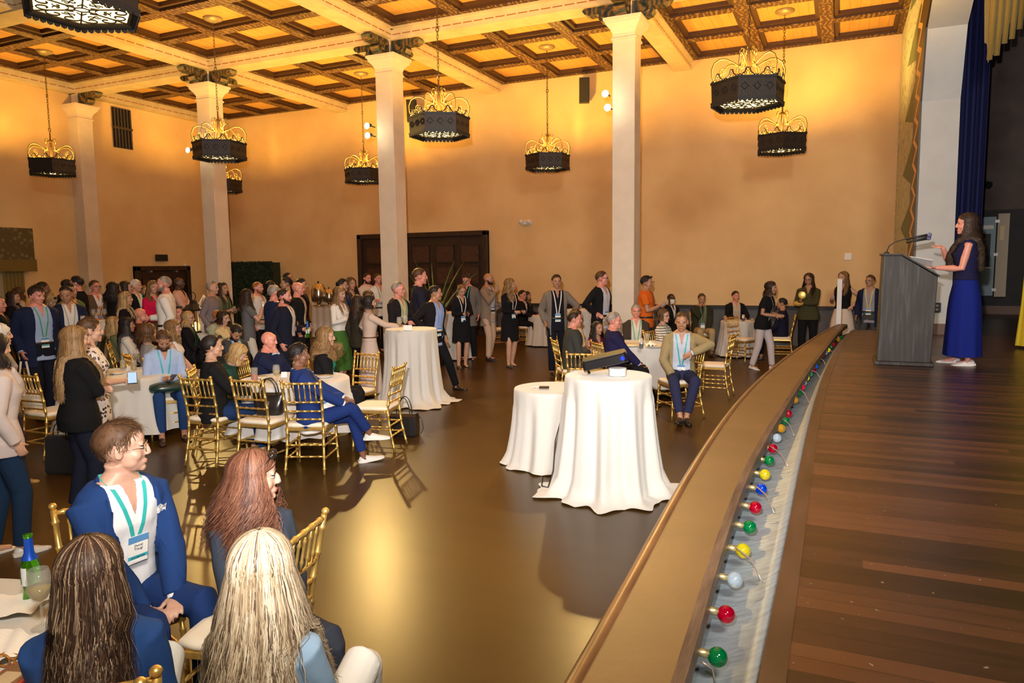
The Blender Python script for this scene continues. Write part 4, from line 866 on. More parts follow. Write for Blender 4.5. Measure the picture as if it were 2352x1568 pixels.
def hair(root, kind, color, HM, hc, U, bvh, lod, vol=1.0, length=.45, seed=1, part=0, n=None):
    """HM head rotation, hc head centre; scalp dome plus locks"""
    rnd = random.Random(seed); g = G(); tones = []
    SC = V3(0, -.012, .028); SR = V3(.079, .098, .090)
    long = kind in ('long', 'curly', 'bob', 'pony', 'wavy', 'bun')
    def emin(az):
        a = abs(az)
        k = dict(receding=[(0, 62), (30, 60), (55, 35), (75, 12), (100, 8), (125, -18), (180, -38)], fringe=[(0, 88), (60, 86), (75, 40), (95, 12), (120, -10), (180, -35)]).get(kind, [(0, 40), (35, 36), (55, 22), (70, 2), (85, -4), (100, 4), (120, -20), (180, -42)])
        if long: k = [(0, 42), (30, 36), (52, 20), (66, -12), (90, -30), (120, -40), (180, -45)]
        return float(np.interp(a, [q[0] for q in k], [q[1] for q in k]))
    def dome(az, el, r):
        A, E = math.radians(az), math.radians(el); return SC+SR*V3(math.sin(A)*math.cos(E), math.cos(A)*math.cos(E), math.sin(E))*r
    na, ne = 36, 10
    for i in range(ne+1):
        ringp = []
        for j in range(na):
            az = -180+360*j/na; e0 = emin(az); u = i/ne; el = e0+(89.5-e0)*u
            th = (1.0+.13*vol*min(1, u*3.5)*(1 if kind not in ('crop',) else .3)) if i else .965
            th *= 1+.03*vol*math.sin(az*.21+el*.13+seed)*math.sin(el*.11)*(1 if i else 0)
            ringp.append(hc+HM @ dome(az, el, th))
        if i == 0: R0 = []
        R0.append(ringp)
    g.loft(R0, 0, False); g.add(R0[-1], [tuple(range(na))])
    nb = len(g.v); rb = Ribbons(); N = n or int({'crop': 0}.get(kind, 420 if not long else 300)*(4 if lod == 0 else 1 if lod < 2 else .5))
    down = V3(0, 0, -1.0)
    for k in range(N):
        for _ in range(20):
            az = rnd.uniform(-180, 180); el = rnd.uniform(-40, 88)
            if el > emin(az)+2: break
        tone = rnd.random()
        if not long:
            P = []; az2 = az; p = dome(az, el, 1.0+.12*vol); L = .030*vol*rnd.uniform(.6, 1.3)*(1.5 if el > 50 else .8)
            o = nrm(dome(az, el, 1.3)-SC); comb = V3(.25*math.sin(k), .5 if el > 45 else -.2, -.1 if el > 45 else -.9); comb = nrm(comb-o*(comb@o)); dirn = nrm(comb+o*(.30*rnd.random() if el > 40 else .06)); pts = [p-o*.006]
            for q in range(4): pts.append(pts[-1]+dirn*L/4); dirn = nrm(dirn-o*.16+V3(rnd.uniform(-.3, .3), rnd.uniform(-.3, .3), rnd.uniform(-.2, .2))*(1.0 if kind == 'curlyshort' else .4))
            rb.add([hc+HM @ q for q in pts], (.0045 if lod else .0010)+(.002 if lod else .0006)*rnd.random(), HM @ o, tone)
        else:
            lay = 1.08+.13*vol*rnd.random(); el0 = rnd.uniform(25, 86); e = el0; pts = []; outs = []
            azl = az if abs(az) > 62 else math.copysign(62+rnd.random()*25, az); azc = az*.3+azl*.7
            if kind == 'pony' or kind == 'bun':
                tgt = hc+HM @ V3(0, -.125, .02 if kind == 'pony' else .06)
                for q in range(6): u = q/5; pp = dome(azl, e*(1-u)+5*u, lay-.04); pts.append((hc+HM @ pp)*(1-u*u)+tgt*u*u); outs.append(HM @ nrm(pp-SC))
                L = length if kind == 'pony' else .05; sp = V3(rnd.gauss(0, .022), rnd.gauss(0, .02), 0)
                for q in range(1, 9): u = q/8; pts.append(tgt+HM @ V3(0, -.035*math.sin(min(1, u*2)*PI/2), 0)+down*L*u*u**.3+sp*min(1, u*2)*(1.5-u)); outs.append(HM @ V3(0, -1, 0))
                rb.add(pts, .006, outs, tone); continue
            steps = 7 if lod else 10; eend = (-14 if lod else -4) if kind != 'bob' else -30
            if lod == 0 and kind == 'long' and abs(azl) < 125: azl = math.copysign(80+(abs(azl)-62)*.78, azl)
            if lod == 0: tone = .5+.30*math.sin(az*.35+seed)*math.cos(az*.13)+.28*math.sin(az*1.1+el*.02)+rnd.gauss(0, .16); tone = max(0, min(1, tone))
            for q in range(steps):
                u = q/(steps-1); ee = el0*(1-u)+eend*u; aa = az+(azl-az)*min(1, u*(2.2 if lod else 1.25)); pp = dome(aa+(4*math.sin(az*.9+seed)+rnd.gauss(0, 1.5))*u*(lod == 0), ee, lay+(.05*vol*math.sin(u*PI) if lod else .07*u)); pts.append(hc+HM @ pp); outs.append(HM @ nrm(pp-SC))
            o = outs[-1]*V3(1, 1, 0); o = nrm(o); L = length*rnd.uniform(.82, 1.08)
            if kind == 'bob': L = min(length, .12)*rnd.uniform(.8, 1.1)
            m_ = ((12 if N < 700 else 26) if lod else 20) if kind != 'bob' else 5; fr = rnd.uniform(0, 6.28); fl = .035 if kind == 'curly' else .03 if lod else .05*max(0, vol-.75)*3; amp = {'curly': .022, 'wavy': .014, 'long': .004}.get(kind, .004)*vol; st = pts[-1].copy(); sway = V3(rnd.gauss(0, .02), rnd.gauss(0, .015), 0); lift = (.012 if lod else .03)*rnd.random()
            for q in range(1, m_+1):
                u = q/m_; p = st+down*L*u+o*fl*math.sin(u*PI*.6)*vol+sway*u+V3(math.sin(u*L*60+fr), math.cos(u*L*60+fr), 0)*amp*min(1, u*2)
                if bvh is not None:
                    h = bvh.find_nearest(Vector(p))
                    if h[0] is not None and h[3] < .25 and (Vector(p)-h[0]).dot(h[1]) < .008:
                        bk = Vector((-o[0]*.15, -1 if o[1] < .25 else 1, 0)); pq = Vector(p); ok_ = False
                        for _ in range(9):
                            pq = pq+bk*.018; h2 = bvh.find_nearest(pq)
                            if (pq-h2[0]).dot(h2[1]) > .008+lift: ok_ = True; break
                        if ok_: p = np.array(pq)
                        else: p = np.array(h[0]+h[1]*(.008+lift))
                        st = p-(down*L*u+o*fl*math.sin(u*PI*.6)*vol+sway*u)
                pts.append(p); outs.append(o)
            rb.add(pts, (.007+.003*rnd.random())*(.4 if N > 700 else 1) if lod else .0010+.0006*rnd.random(), outs, tone)
    g.v += rb.v; g.f += [tuple(i+nb for i in f) for f in rb.f]; g.m += [0]*len(rb.f)
    me = g.mesh('hair', [hairmat(HAIR[color])], True, False); at = me.attributes.new('tone', 'FLOAT', 'POINT')
    at.data.foreach_set('value', [.35+.3*math.sin(i*.7) for i in range(nb)]+rb.t)
    o = bpy.data.objects.new('hair', me); C.objects.link(o); o.parent = root
    return o
def bvh_of(me): return BVHTree.FromPolygons([v.co[:] for v in me.vertices], [p.vertices[:] for p in me.polygons])
nper = [0]
def person(label, px, py, dep, face, floor=0, sex='m', pose='stand', arms=('down', 'down'), top=None, under=None, legs=None, hairs=('short', 'dark'), skin='fair', lean=0, twist=0, hy=0, hp=0, hr=0, fat=1.0, sleeves='long', open_=None, lany=None, badge=True, glasses=None, beard=None,
           skirt=None, shoes=(.02, .015, .012), vol=1.0, hlen=.42, hn=None, curl=.5, mask=False, extra=None, legk=None, sunhead=False, tie=None, neckv=.45, seat=.49, topname=None, hv=None, step=.06, loc=None, scale=None, hands=None, vox=None, armp=None, sidelean=0, lz=.13):
    nper[0] += 1; seed = nper[0]; rnd = random.Random(seed)
    lod = 0 if dep < 4 else (1 if dep < 10.5 else 2)
    vox = vox or (.0055 if dep < 4 else .0075 if dep < 9 else .009 if dep < 12.5 else .011)
    tp = atd(px, py, dep); face_ = math.radians(face)-PI/2
    sit = pose == 'sit'; hpel = .93 if not sit else seat+.085
    T = MT if sex == 'm' else FT
    ln, tw = math.radians(lean), math.radians(twist); sl = math.radians(sidelean)
    PEL = V3(0, 0, hpel)
    def U(p):
        p = np.array(p, float); p[2] = ZR(p[2]); t = max(0, min(1, p[2]/.45)); return PEL+ry(sl*t) @ rx(-ln*(.25+.75*t)) @ rzm(tw*t) @ p
    Mc = ry(sl) @ rx(-ln) @ rzm(tw); Mci = Mc.T
    HM = ry(sl*.3+math.radians(hr)) @ rzm(tw+math.radians(hy)) @ rx(math.radians(hp)-ln*.25)
    nb = U((0, -.006, .52)); hc = nb+Mc @ V3(0, .005, .050)+HM @ V3(0, .020, .070)
    top_local = hc[2]+.128
    # uniform scale so that the crown meets the measured height
    sc = scale or max(.80, min(1.16, (tp[2]-floor)/top_local))
    if sit: sc = scale or max(.88, min(1.12, (tp[2]-floor)/top_local))
    hx = rzm(face_) @ (V3(hc[0], hc[1], 0)*sc); base = V3(tp[0]-hx[0], tp[1]-hx[1], floor) if loc is None else V3(*loc)
    if sit and legk is None: pass
    root = thing('person', label, 'person', tuple(base), face_); root.scale = (sc, sc, sc)
    fm = 1 if sex == 'm' else .9
    sh = {}; A = {}
    for s, a in ((1, arms[0]), (-1, arms[1])):
        S0 = U((s*(T[6][1]-.022)*fat, 0, .425)); tg, pole = ARM[a] if isinstance(a, str) else a
        tgt = U((s*tg[0], tg[1], tg[2])) if len(tg) == 3 else V3(*tg[:3]); pole = Mc @ V3(s*pole[0], pole[1], pole[2])
        if a in ('chin', 'mouth') : tgt = hc+HM @ V3(s*.035, .09, -.17)
        e, w_ = ik(S0, tgt, .285*(.97 if sex == 'f' else 1), .25, pole); A[s] = (S0, e, w_)
    Lg = {}
    for s in (1, -1):
        h_ = PEL+V3(s*.09, 0, -.04); k = (legk or {}).get(s)
        if k: kn, an = V3(*k[0]), V3(*k[1])
        elif not sit: an = V3(s*.10, step*s, .085); kn, an = ik(h_, an, .408, .408, V3(s*.15, 1, 0))
        else: kn = V3(s*.13, .43, seat+.06); an = V3(s*.13, .43+.03*s, .085)
        Lg[s] = (h_, kn, an)
    # ---- body
    g = G()
    g.loft([[U(p) for p in ring(V3(0, y, z), a*fat*.95, b*fat*.95, 20)] for z, a, b, y in T])
    nk = hc+HM @ V3(0, -.03, -.06); g.tube([U((0, -.006, .47)), nb, (nb+nk)/2+V3(0, .0, 0), nk], [.060*fm, .053*fm, .051*fm, .054*fm], 14)
    def E(c, r, rot=None):
        R_ = HM if rot is None else HM @ rot
        g.ell(hc+HM @ V3(*c), r, 16, 10, R=Matrix(R_.tolist()))
    j = 1.0 if sex == 'm' else .93
    E((0, -.012, .028), (.076, .095, .088)); E((0, .022, -.02), (.064*j, .068, .085)); E((0, .032, -.068), (.048*j, .052, .042)); E((0, .072, -.094), (.020*j, .018, .018)); E((0, .055, .045), (.055, .036, .045))
    E((0, .094, -.010), (.0105, .018, .030), rx(.35)); E((0, .104, -.027), (.0145*j, .012, .0115)); E((.012, .098, -.030), (.009, .010, .008)); E((-.012, .098, -.030), (.009, .010, .008))
    for s in (-1, 1):
        E((s*.030, .080, .020), (.026, .012, .009)); E((s*.036, .052, -.028), (.028, .028, .030)); E((s*.038, .028, -.056), (.022*j, .036, .030)); E((s*.079, -.012, -.006), (.008, .019, .031), rzm(s*.35)); E((s*.076, -.006, -.022), (.010, .012, .014))
    E((0, .083, -.062), (.024, .010, .008)); E((0, .081, -.071), (.020, .010, .007))
    for s in (1, -1):
        S0, e, w_ = A[s]; g.tube([S0-V3(s*.02, 0, 0), S0, (S0+e)/2, e, (e*.7+w_*.3), w_], [x*fm*fat**.5 for x in (.05, .052, .045, .039, .041, .026)], 12)
        d = nrm(w_-e); pn = nrm(np.cross(d, Mc @ V3(0, 0, 1)))*s if abs(d[2]) < .85 else Mc @ V3(-s, .2, 0)
        hnd = (hands or {}).get(s); cu = curl; dd = d
        if hnd: dd = V3(*hnd[0]); pn = V3(*hnd[1]); cu = hnd[2]
        hand(g, w_-dd*.004, dd, pn, s, cu, .95 if sex == 'm' else .86)
        h_, kn, an = Lg[s]; g.tube(*leg(h_, kn, an, [x*fat**.5 for x in (.085, .070, .052, .052, .034)]), 12); g.tube([an, an+V3(0, .02, -.05), an+V3(0, .12, -.065)], [.036, .034, .022], 10)
    me = remesh(g, vox, 3 if lod else 7, .45)
    # eyes, brows, lips as details of the same body mesh
    bm = bmesh.new(); bm.from_mesh(me); bvh0 = None
    g2 = G()
    def F(c, r, m, rot=None):
        R_ = HM if rot is None else HM @ rot; g2.ell(hc+HM @ V3(*c), r, 10, 6, m, R=Matrix(R_.tolist()))
    for s in (-1, 1):
        F((s*.031, .0775, .004), (.0135, .010, .0075), 1, rzm(-s*.25)); F((s*.0305, .0845, .004), (.0055, .004, .0058), 2); F((s*.031, .0805, .0105), (.0155, .0085, .0022), 2, rzm(-s*.25)); F((s*.032, .0865, .023), (.017, .006, .0034), 3, rzm(-s*.28))
        F((s*.0086, .1055, -.036), (.0035, .0035, .0018), 2)
    F((0, .0900, -.0620), (.0225, .0055, .0038), 4); F((0, .0885, -.0695), (.019, .0055, .0042), 4)
    g2m = g2.mesh('t', [WH]); bm.from_mesh(g2m)
    bv0 = BVHTree.FromPolygons([v.co[:] for v in me.vertices], [p.vertices[:] for p in me.polygons])
    def castH(az, z, off):
        o0 = hc+HM @ V3(0, .01, z); d = HM @ V3(math.sin(az), math.cos(az), 0); h = bv0.ray_cast(Vector(o0+d*.20), Vector(-d), .2)
        return (np.array(h[0]) if h[0] is not None else o0+d*.07)+d*off
    bm.to_mesh(me); bm.free(); bpy.data.meshes.remove(g2m)
    smt = skinmat(skin); hcol = HAIR[hairs[1]][0] if hairs else (.1, .06, .04)
    link(me, 'body', [smt, mat('eye_white', (.38, .35, .32), .4), mat('eye_dark', (.02, .014, .01), .3), mat('brow_%02d%02d' % (int(hcol[0]*99), int(hcol[1]*99)), tuple(x*.8 for x in hcol), .8), mat('lip_'+skin+sex, {'pale': (.55, .2, .17), 'fair': (.48, .18, .14), 'pink': (.5, .16, .13), 'tan': (.33, .12, .08), 'brown': (.17, .065, .045), 'dark': (.09, .035, .025)}[skin] if sex == 'm' else {'pale': (.6, .12, .12), 'fair': (.5, .10, .10), 'pink': (.55, .15, .12), 'tan': (.35, .08, .07), 'brown': (.2, .05, .04), 'dark': (.1, .03, .02)}[skin], .4)], root)
    # ---- garments
    tops = None
    def garment(name, m, infl, z0, z1, sleeve, hem=1.0, cut=None, V=None, skirtlen=None, flare=1.3, par=root, bvox=None, cuff=1):
        g = G(); TT = [t for t in T if z0-.001 <= t[0] <= z1+.001]
        f0 = lambda z, i: float(np.interp(z, [t[0] for t in T], [t[i] for t in T]))
        zs = [z0]+[t[0] for t in TT if t[0] > z0+.02]+([z1] if z1 > TT[-1][0]+.01 else [])
        rg = []
        for z in zs:
            zz = max(z, T[0][0]); k = 1+(hem-1)*max(0, min(1, (.1-z)/.25)); low = max(0, (T[0][0]-z))*.12
            rg.append([U(p) if z > -.12 or not sit else U(p) for p in ring(V3(0, f0(zz, 3), z), (f0(zz, 1)*fat+infl+low)*k, (f0(zz, 2)*fat+infl+low*.6)*k, 28)])
        g.loft(rg)
        if skirtlen:
            a0, b0 = f0(-.08, 1)*fat+infl, f0(-.08, 2)*fat+infl
            if not sit:
                N_ = 5; rr = []
                for i in range(N_+1):
                    u = i/N_; k = 1+(flare-1)*u; rr.append([PEL+V3(0, 0, .02-u*(skirtlen+.02))+(p-V3(0, 0, 0))*(1+.035*math.sin(7*jj*2*PI/28*1.0+seed)*u) for jj, p in enumerate(ring(V3(0, 0, 0), a0*k, b0*k, 28))])
                g.loft(rr)
            else:
                for s in (1, -1): h_, kn, an = Lg[s]; e_ = kn*.85+an*.15 if skirtlen < .6 else kn*.25+an*.75; g.tube([h_+V3(0, 0, .0), (h_+kn)/2, kn, e_], [.12, .11, .10, .12*flare*.7], 14)
                h0, k0 = (Lg[1][0]+Lg[-1][0])/2, (Lg[1][1]+Lg[-1][1])/2; g.tube([h0, k0], [.12, .10], 12)
        if sleeve:
            for s in (1, -1):
                S0, e, w_ = A[s]; r = [.062, .064, .056, .049, .046, .037 if not cuff else .036]; r = [x*fm*fat**.4+infl*.55 for x in r]
                P = [S0-Mc @ V3(s*.035, 0, -.002), S0, (S0+e)/2, e, e*.55+w_*.45, w_-nrm(w_-e)*.012]
                if sleeve == 'short': P = P[:2]+[(S0*.7+e*.3), S0*.4+e*.6]; r = [r[0], r[1], r[2]+.004, r[2]+.010]
                if sleeve == 'elbow': P = P[:4]+[e*.85+w_*.15]; r = r[:5]
                g.tube(P, r, 14)
        mm = remesh(g, bvox or max(vox*1.15, .0085), 3 if lod else 4, .5)
        bm = bmesh.new(); bm.from_mesh(mm)
        if V:
            zb, wn, wl, zlow = V    # apex height, half-width at neck, half-width at hem, lowest z
            if wl <= 0: b = wn/(.575-zb); a = -b*zb
            else: b = (wn-wl)/(.575+.3); a = wl+.3*b
            for s in (1, -1):
                no = Mc @ V3(s, 0, -b); pt = PEL+Mc @ V3(s*a, 0, 0); geom = bm.verts[:]+bm.edges[:]+bm.faces[:]; bmesh.ops.bisect_plane(bm, geom=geom, dist=1e-5, plane_co=Vector(pt), plane_no=Vector(no))
            dl = []
            for f in bm.faces:
                c = Mci @ (np.array(f.calc_center_median())-PEL)
                if c[1] > .02 and abs(c[0]) < a+b*c[2] and zlow < c[2] and np.linalg.norm(np.array(f.calc_center_median())[:2]-0) < .5:
                    ok = not sleeve or all(segd(np.array(f.calc_center_median()), A[s][1], A[s][2]) > .072 and segd(np.array(f.calc_center_median()), A[s][0], A[s][1]) > .074 for s in (1, -1))
                    if ok: dl.append(f)
            bmesh.ops.delete(bm, geom=dl, context='FACES')
            for _ in range(4): bmesh.ops.smooth_vert(bm, verts=[v for v in bm.verts if v.is_boundary], factor=.5, use_axis_x=True, use_axis_y=True, use_axis_z=True)
        if lod == 0 or name in ('jacket', 'blouse', 'shirt', 'dress', 'sweater'):
            for v in bm.verts:
                c = v.co; w2 = math.sin(c.z*38+3*math.sin(c.x*9+seed)+c.y*11)*.5+math.sin(c.x*47+c.z*23+seed*2)*.5
                v.co += v.normal*w2*(.0022 if lod else .0030)
        bm.to_mesh(mm); bm.free(); o = link(mm, name, [m], par); return o
    jc = None
    if under is not None:
        um = under if not isinstance(under, tuple) else fab(under); shirt = garment('shirt', um, .008, -.16, .50, None, V=(.40, .042, 0, .38) if neckv < .6 else None)
        if sleeves == 'long' and lod < 2:
            for s in (1, -1):
                S0, e, w_ = A[s]; d = nrm(w_-e); G().tube([w_-d*.03, w_+d*.006], [.037, .036], 14, cap=False).obj('shirt_cuff', um, root, True)
        # collar
        gg_ = G()
        for s in (1, -1):
            pts = []
            for q in range(8): an_ = math.radians(-90+s*(q*19)); rr = .068*fm+.004*(q > 5); pts.append(U((rr*math.cos(an_), rr*math.sin(an_)*.95-.004, .505-.008*q/2)))
            up_ = Mc @ V3(0, 0, 1); v = []
            for q, p in enumerate(pts): o_ = nrm((p-nb)*V3(1, 1, 0)); v += [tuple(p-up_*.016+o_*.010), tuple(p+up_*.020-o_*.004), tuple(p+up_*.021+o_*.003), tuple(p-up_*.022+o_*(.018))]
            gg_.add(v, [(4*q+i, 4*q+4+i, 4*q+4+(i+1) % 4, 4*q+(i+1) % 4) for q in range(7) for i in range(4)])
        gg_.obj('collar', um, root, True)
    if top is not None:
        tm = top if not isinstance(top, tuple) else fab(top)
        if topname in ('jacket', None) and under is not None:
            V = {None: (.10, .085, 0, .1), 'open': (0, .088, .085, -.3), 'closed': (.20, .08, 0, .18), 'wide': (0, .10, .12, -.3)}[open_]
            tobj = garment('jacket', tm, .022, -.24 if not sit else -.12, .505, 'long' if sleeves == 'long' else sleeves, 1.03, V=V)
            # lapels
            bv = bvh_of(tobj.data); zb, wn, wl, zl = V
            b = wn/(.575-zb) if wl <= 0 else (wn-wl)/.875; a = -b*zb if wl <= 0 else wl+.3*b
            for s in (1, -1):
                gl = G(); z0 = max(zb, .06) if wl <= 0 else .0; v = []
                for q in range(9):
                    u = q/8; z = z0+(.505-z0)*u; wdt = .005+.040*math.sin(min(1, u*1.25)*PI*.55)*(1 if u < .82 else .62)
                    for k, xx in enumerate((a+b*z+.001, a+b*z+wdt*.5, a+b*z+wdt)):
                        o0 = PEL+Mc @ V3(s*xx, .5, z-(.02*k/2 if u > .6 else 0)); h = bv.ray_cast(Vector(o0), Vector(Mc @ V3(0, -1, 0)), .6)
                        pt_ = np.array(h[0]) if h[0] is not None else PEL+Mc @ V3(s*xx, .115, z); v.append(tuple(pt_+Mc @ V3(0, .005+.003*(k == 1), 0)))
                gl.add(v, [(3*q+i, 3*q+i+1, 3*q+i+4, 3*q+i+3) for q in range(8) for i in range(2)]); gl.obj('lapel', tm, tobj, True, fixn=False)
            gc = G(); pts = [U((.083*fm*math.cos(t_), .078*fm*math.sin(t_)-.012, .500-.02*max(0, math.sin(t_)))) for t_ in [math.radians(x) for x in range(150, 391, 20)]]; gc.tube(pts, .012, 8, flat=1.4); gc.obj('jacket_collar', tm, tobj, True)
        else:
            nmn = topname or ('shirt' if sex == 'm' else 'blouse')
            sk = skirt if (topname == 'dress') else None
            tobj = garment(nmn, tm, .012 if nmn != 'sweater' else .02, .05 if skirt and nmn != 'dress' and not sit else -.13, .50, {'long': 'long', 'short': 'short', 'elbow': 'elbow', 'none': None}[sleeves], 1.02, V=(neckv-.06, .055, 0, neckv-.08) if neckv < .49 else None, skirtlen=sk[0] if sk else None, flare=sk[1] if sk else 1)
            if nmn == 'shirt' and neckv < .49:
                gg_ = G()
                for s in (1, -1):
                    pts = [U(((.066*fm+.003*(q > 5))*math.cos(math.radians(-90+s*q*19)), .064*math.sin(math.radians(-90+s*q*19))-.004, .505-.004*q)) for q in range(8)]; up_ = Mc @ V3(0, 0, 1); v = []
                    for p in pts: o_ = nrm((p-nb)*V3(1, 1, 0)); v += [tuple(p-up_*.016+o_*.012), tuple(p+up_*.020-o_*.003), tuple(p+up_*.021+o_*.004), tuple(p-up_*.020+o_*.020)]
                    gg_.add(v, [(4*q+i, 4*q+4+i, 4*q+4+(i+1) % 4, 4*q+(i+1) % 4) for q in range(7) for i in range(4)])
                gg_.obj('collar', tm, tobj, True)
        jc = tobj
    tb = bvh_of(jc.data) if jc else None; ub = bvh_of(shirt.data) if under is not None else None
    if legs is not None:
        lm = legs if not isinstance(legs, tuple) else fab(legs)
        g = G(); g.loft([[U(p) for p in ring(V3(0, y, z), a*fat+.010, b*fat+.010, 24)] for z, a, b, y in [(-.12, T[0][1]*.9, T[0][2]*.95, 0)]+[t for t in T if t[0] <= .07]])
        for s in (1, -1):
            h_, kn, an = Lg[s]; e = an+nrm(kn-an)*(.0 if legk is None or sex == 'm' else .05)
            if sit: e = an+nrm(kn-an)*.05
            g.tube(*leg(h_, kn, e, [x*fat**.5 for x in (.095, .083, .068, .062, .056)]), 14)
        lo = link(remesh(g, max(vox*1.2, .009), 3, .5), 'trousers', [lm], root)
        if not sit and (topname == 'shirt' or open_ in ('open', 'wide')) : G().loft([[U(p) for p in ring(V3(0, 0, z), T[2][1]*fat+i_, T[2][2]*fat+i_, 28)] for z, i_ in ((.045, .013), (.046, .017), (.078, .017), (.079, .013))], closed=True).obj('belt', mat('belt_leather', (.02, .015, .012), .4), lo, True)
    if skirt and topname != 'dress':
        sm_ = fab(skirt[2]) if isinstance(skirt[2], tuple) else skirt[2]
        g = G()
        if not sit:
            n_ = 40; rr = []
            for i in range(8):
                u = i/7; k = 1+(skirt[1]-1)*u; rr.append([PEL+V3(0, 0, .12-u*(skirt[0]+.12))+p*(1+.05*math.sin(9*jj*2*PI/n_)*u) for jj, p in enumerate(ring(V3(0, 0, 0), (.140+.05*min(1, u*3))*fat*k, (.10+.04*min(1, u*3))*fat*k, n_))])
            g.loft(rr, cap=False); g.obj('skirt', sm_, root, True)
        else:
            for s in (1, -1): h_, kn, an = Lg[s]; g.tube([h_, (h_+kn)/2, kn, kn*.4+an*.6], [.12, .11, .10, .11], 14)
            h0, k0 = (Lg[1][0]+Lg[-1][0])/2, (Lg[1][1]+Lg[-1][1])/2; g.tube([h0, k0], [.12, .10], 12)
            link(remesh(g, .011, 3), 'skirt', [sm_], root)
    # shoes
    sm2 = shoes if not isinstance(shoes, tuple) else fab(shoes, rough=.35)
    for s in (1, -1):
        h_, kn, an = Lg[s]; sh_d = nrm(kn-an); fwd = V3(s*.12, 1, 0) if abs(an[2]-.085) < .05 else nrm(V3(0, .9, -.35) if sit else V3(0, 1, -.5)); fwd = nrm(fwd-sh_d*(fwd@sh_d)*.6); upv = V3(0, 0, 1)-fwd*fwd[2]; upv = nrm(upv); sd = np.cross(fwd, upv); hk = an-upv*.085-fwd*.055
        k = 1 if sex == 'm' else .88; g = G(); rg = []
        for u, hw, hh in ((0, .020, .045), (.02, .032, .075), (.07, .036, .082), (.12, .037, .065), (.17, .043, .050), (.22, .042, .040), (.26, .030, .032), (.278, .012, .022)):
            c = hk+fwd*u*k; rg.append([c+sd*hw*k*x+upv*max(0.0, hh*z) for x, z in ((-1, .05), (-1, .35), (-.75, .8), (0, 1), (.75, .8), (1, .35), (1, .05), (0, .0))])
        g.loft(rg); so_ = g.obj('shoe', sm2, root, True)
        if extra and 'sneaker' in extra:
            g = G(); g.loft([[hk+fwd*u*k+sd*hw*k*x+upv*z for x, z in ((-1, -.002), (-1.04, .022), (1.04, .022), (1, -.002))] for u, hw in ((-.008, .022), (.02, .037), (.12, .041), (.19, .047), (.25, .038), (.285, .014))]); g.obj('sole', WH, so_)
    # hair
    if hairs: hair(root, hairs[0], hairs[1], HM, hc, U, tb, lod, hv if hv else vol, hlen, seed, n=hn)
    if beard:
        g = G(); bcol = HAIR[beard][0]; pp = []
        def bz(u, v): a = (u-.5)*3.4; c = math.cos(a*.9); top = -.010-.066*max(0, c)**1.2; return top+(-.112+.012*(1-max(0, c))-top)*v
        g.grid(lambda u, v: castH((u-.5)*3.4, bz(u, v), .002+.007*math.sin(min(1, v*1.3)*PI*.7)*(1-abs(2*u-1)**6)), 20, 7)
        g.obj('beard', hairmat(HAIR[beard]), root, True, fixn=False)
        G().grid(lambda u, v: castH((u-.5)*.85, -.046-.012*v-.012*(2*u-1)**2, .003), 10, 2).obj('moustache', hairmat(HAIR[beard]), root, True, fixn=False)
    if glasses or sunhead:
        m_ = mat('frames_dark', (.02, .012, .01), .3) if glasses != 'thin' else mat('frames_wire', (.45, .3, .2), .3, .6)
        dz, dy, tilt = (0, 0, 0) if not sunhead else (.085, -.03, -.9)
        def gp_(x, y, z): q = V3(x, y, z); q = V3(0, -.01, .03)+rx(tilt and .95) @ (q-V3(0, -.01, .03)) if tilt else q; return hc+HM @ (q*V3(1.04, 1.04, 1.04) if tilt else q)
        g = G()
        for s in (-1, 1):
            g.tube([gp_(s*.033+.023*math.cos(t_), .099-.004*abs(math.cos(t_)), .002+.018*math.sin(t_)) for t_ in [2*PI*q/14 for q in range(14)]], .0018 if glasses == 'thin' else .003, 5, closed=True)
            g.tube([gp_(s*.056, .094, .006), gp_(s*.078, .05, .008), gp_(s*.084, -.01, .004)], .0016 if glasses == 'thin' else .0026, 5)
        g.tube([gp_(-.010, .101, .006), gp_(0, .106, .009), gp_(.010, .101, .006)], .002, 5); go = g.obj('glasses', m_, root, True)
        if sunhead:
            for s in (-1, 1): G().ell(gp_(s*.033, .098, .002), (.022, .022, .016), 10, 6).obj('lens', mat('sun_lens', (.015, .01, .008), .1), go, True)
    if mask:
        G().grid(lambda u, v: castH((u-.5)*2.2, -.012-.10*v-.02*(v-.5)*abs(2*u-1), .008), 14, 8).obj('face_mask', WH, root, True, fixn=False)
    def cast(x, z, off=.006, y0=.6):
        o0 = PEL+Mc @ V3(x, y0, z); d = Vector(Mc @ V3(0, -1, 0)); best = None
        for b_ in (tb, ub):
            if b_ is None: continue
            h = b_.ray_cast(Vector(o0), d, .62)
            if h[0] is not None and (best is None or h[3] < best[1]): best = (np.array(h[0]), h[3])
        p = best[0] if best and best[1] < y0+.02 else PEL+Mc @ V3(x, .10, z); return p+Mc @ V3(0, off, 0)
    if lany:
        LC = {'teal': (.03, .40, .38), 'green': (.05, .32, .12), 'white': (.7, .7, .7), 'red': (.4, .02, .06), 'blue': (.15, .3, .55), 'yellow': (.7, .55, .05), 'pattern': (.35, .35, .3)}[lany]; zb = lz; w_ = .008 if lod else .0095
        g = G()
        for s in (1, -1):
            P = [PEL+Mc @ V3(s*.055, -.06, .56), PEL+Mc @ V3(s*.078, .0, .555)]+[cast(s*(.072-.058*u), .52-(.52-zb)*u) for u in [q/8 for q in range(9)]]
            v = []
            for q, p in enumerate(P): v += [tuple(p-Mc @ V3(w_, 0, 0)), tuple(p+Mc @ V3(w_, 0, 0))]
            g.add(v, [(2*q, 2*q+1, 2*q+3, 2*q+2) for q in range(len(P)-1)])
        lo_ = g.obj('lanyard', mat('lanyard_'+lany, LC, .5), root, False, fixn=False)
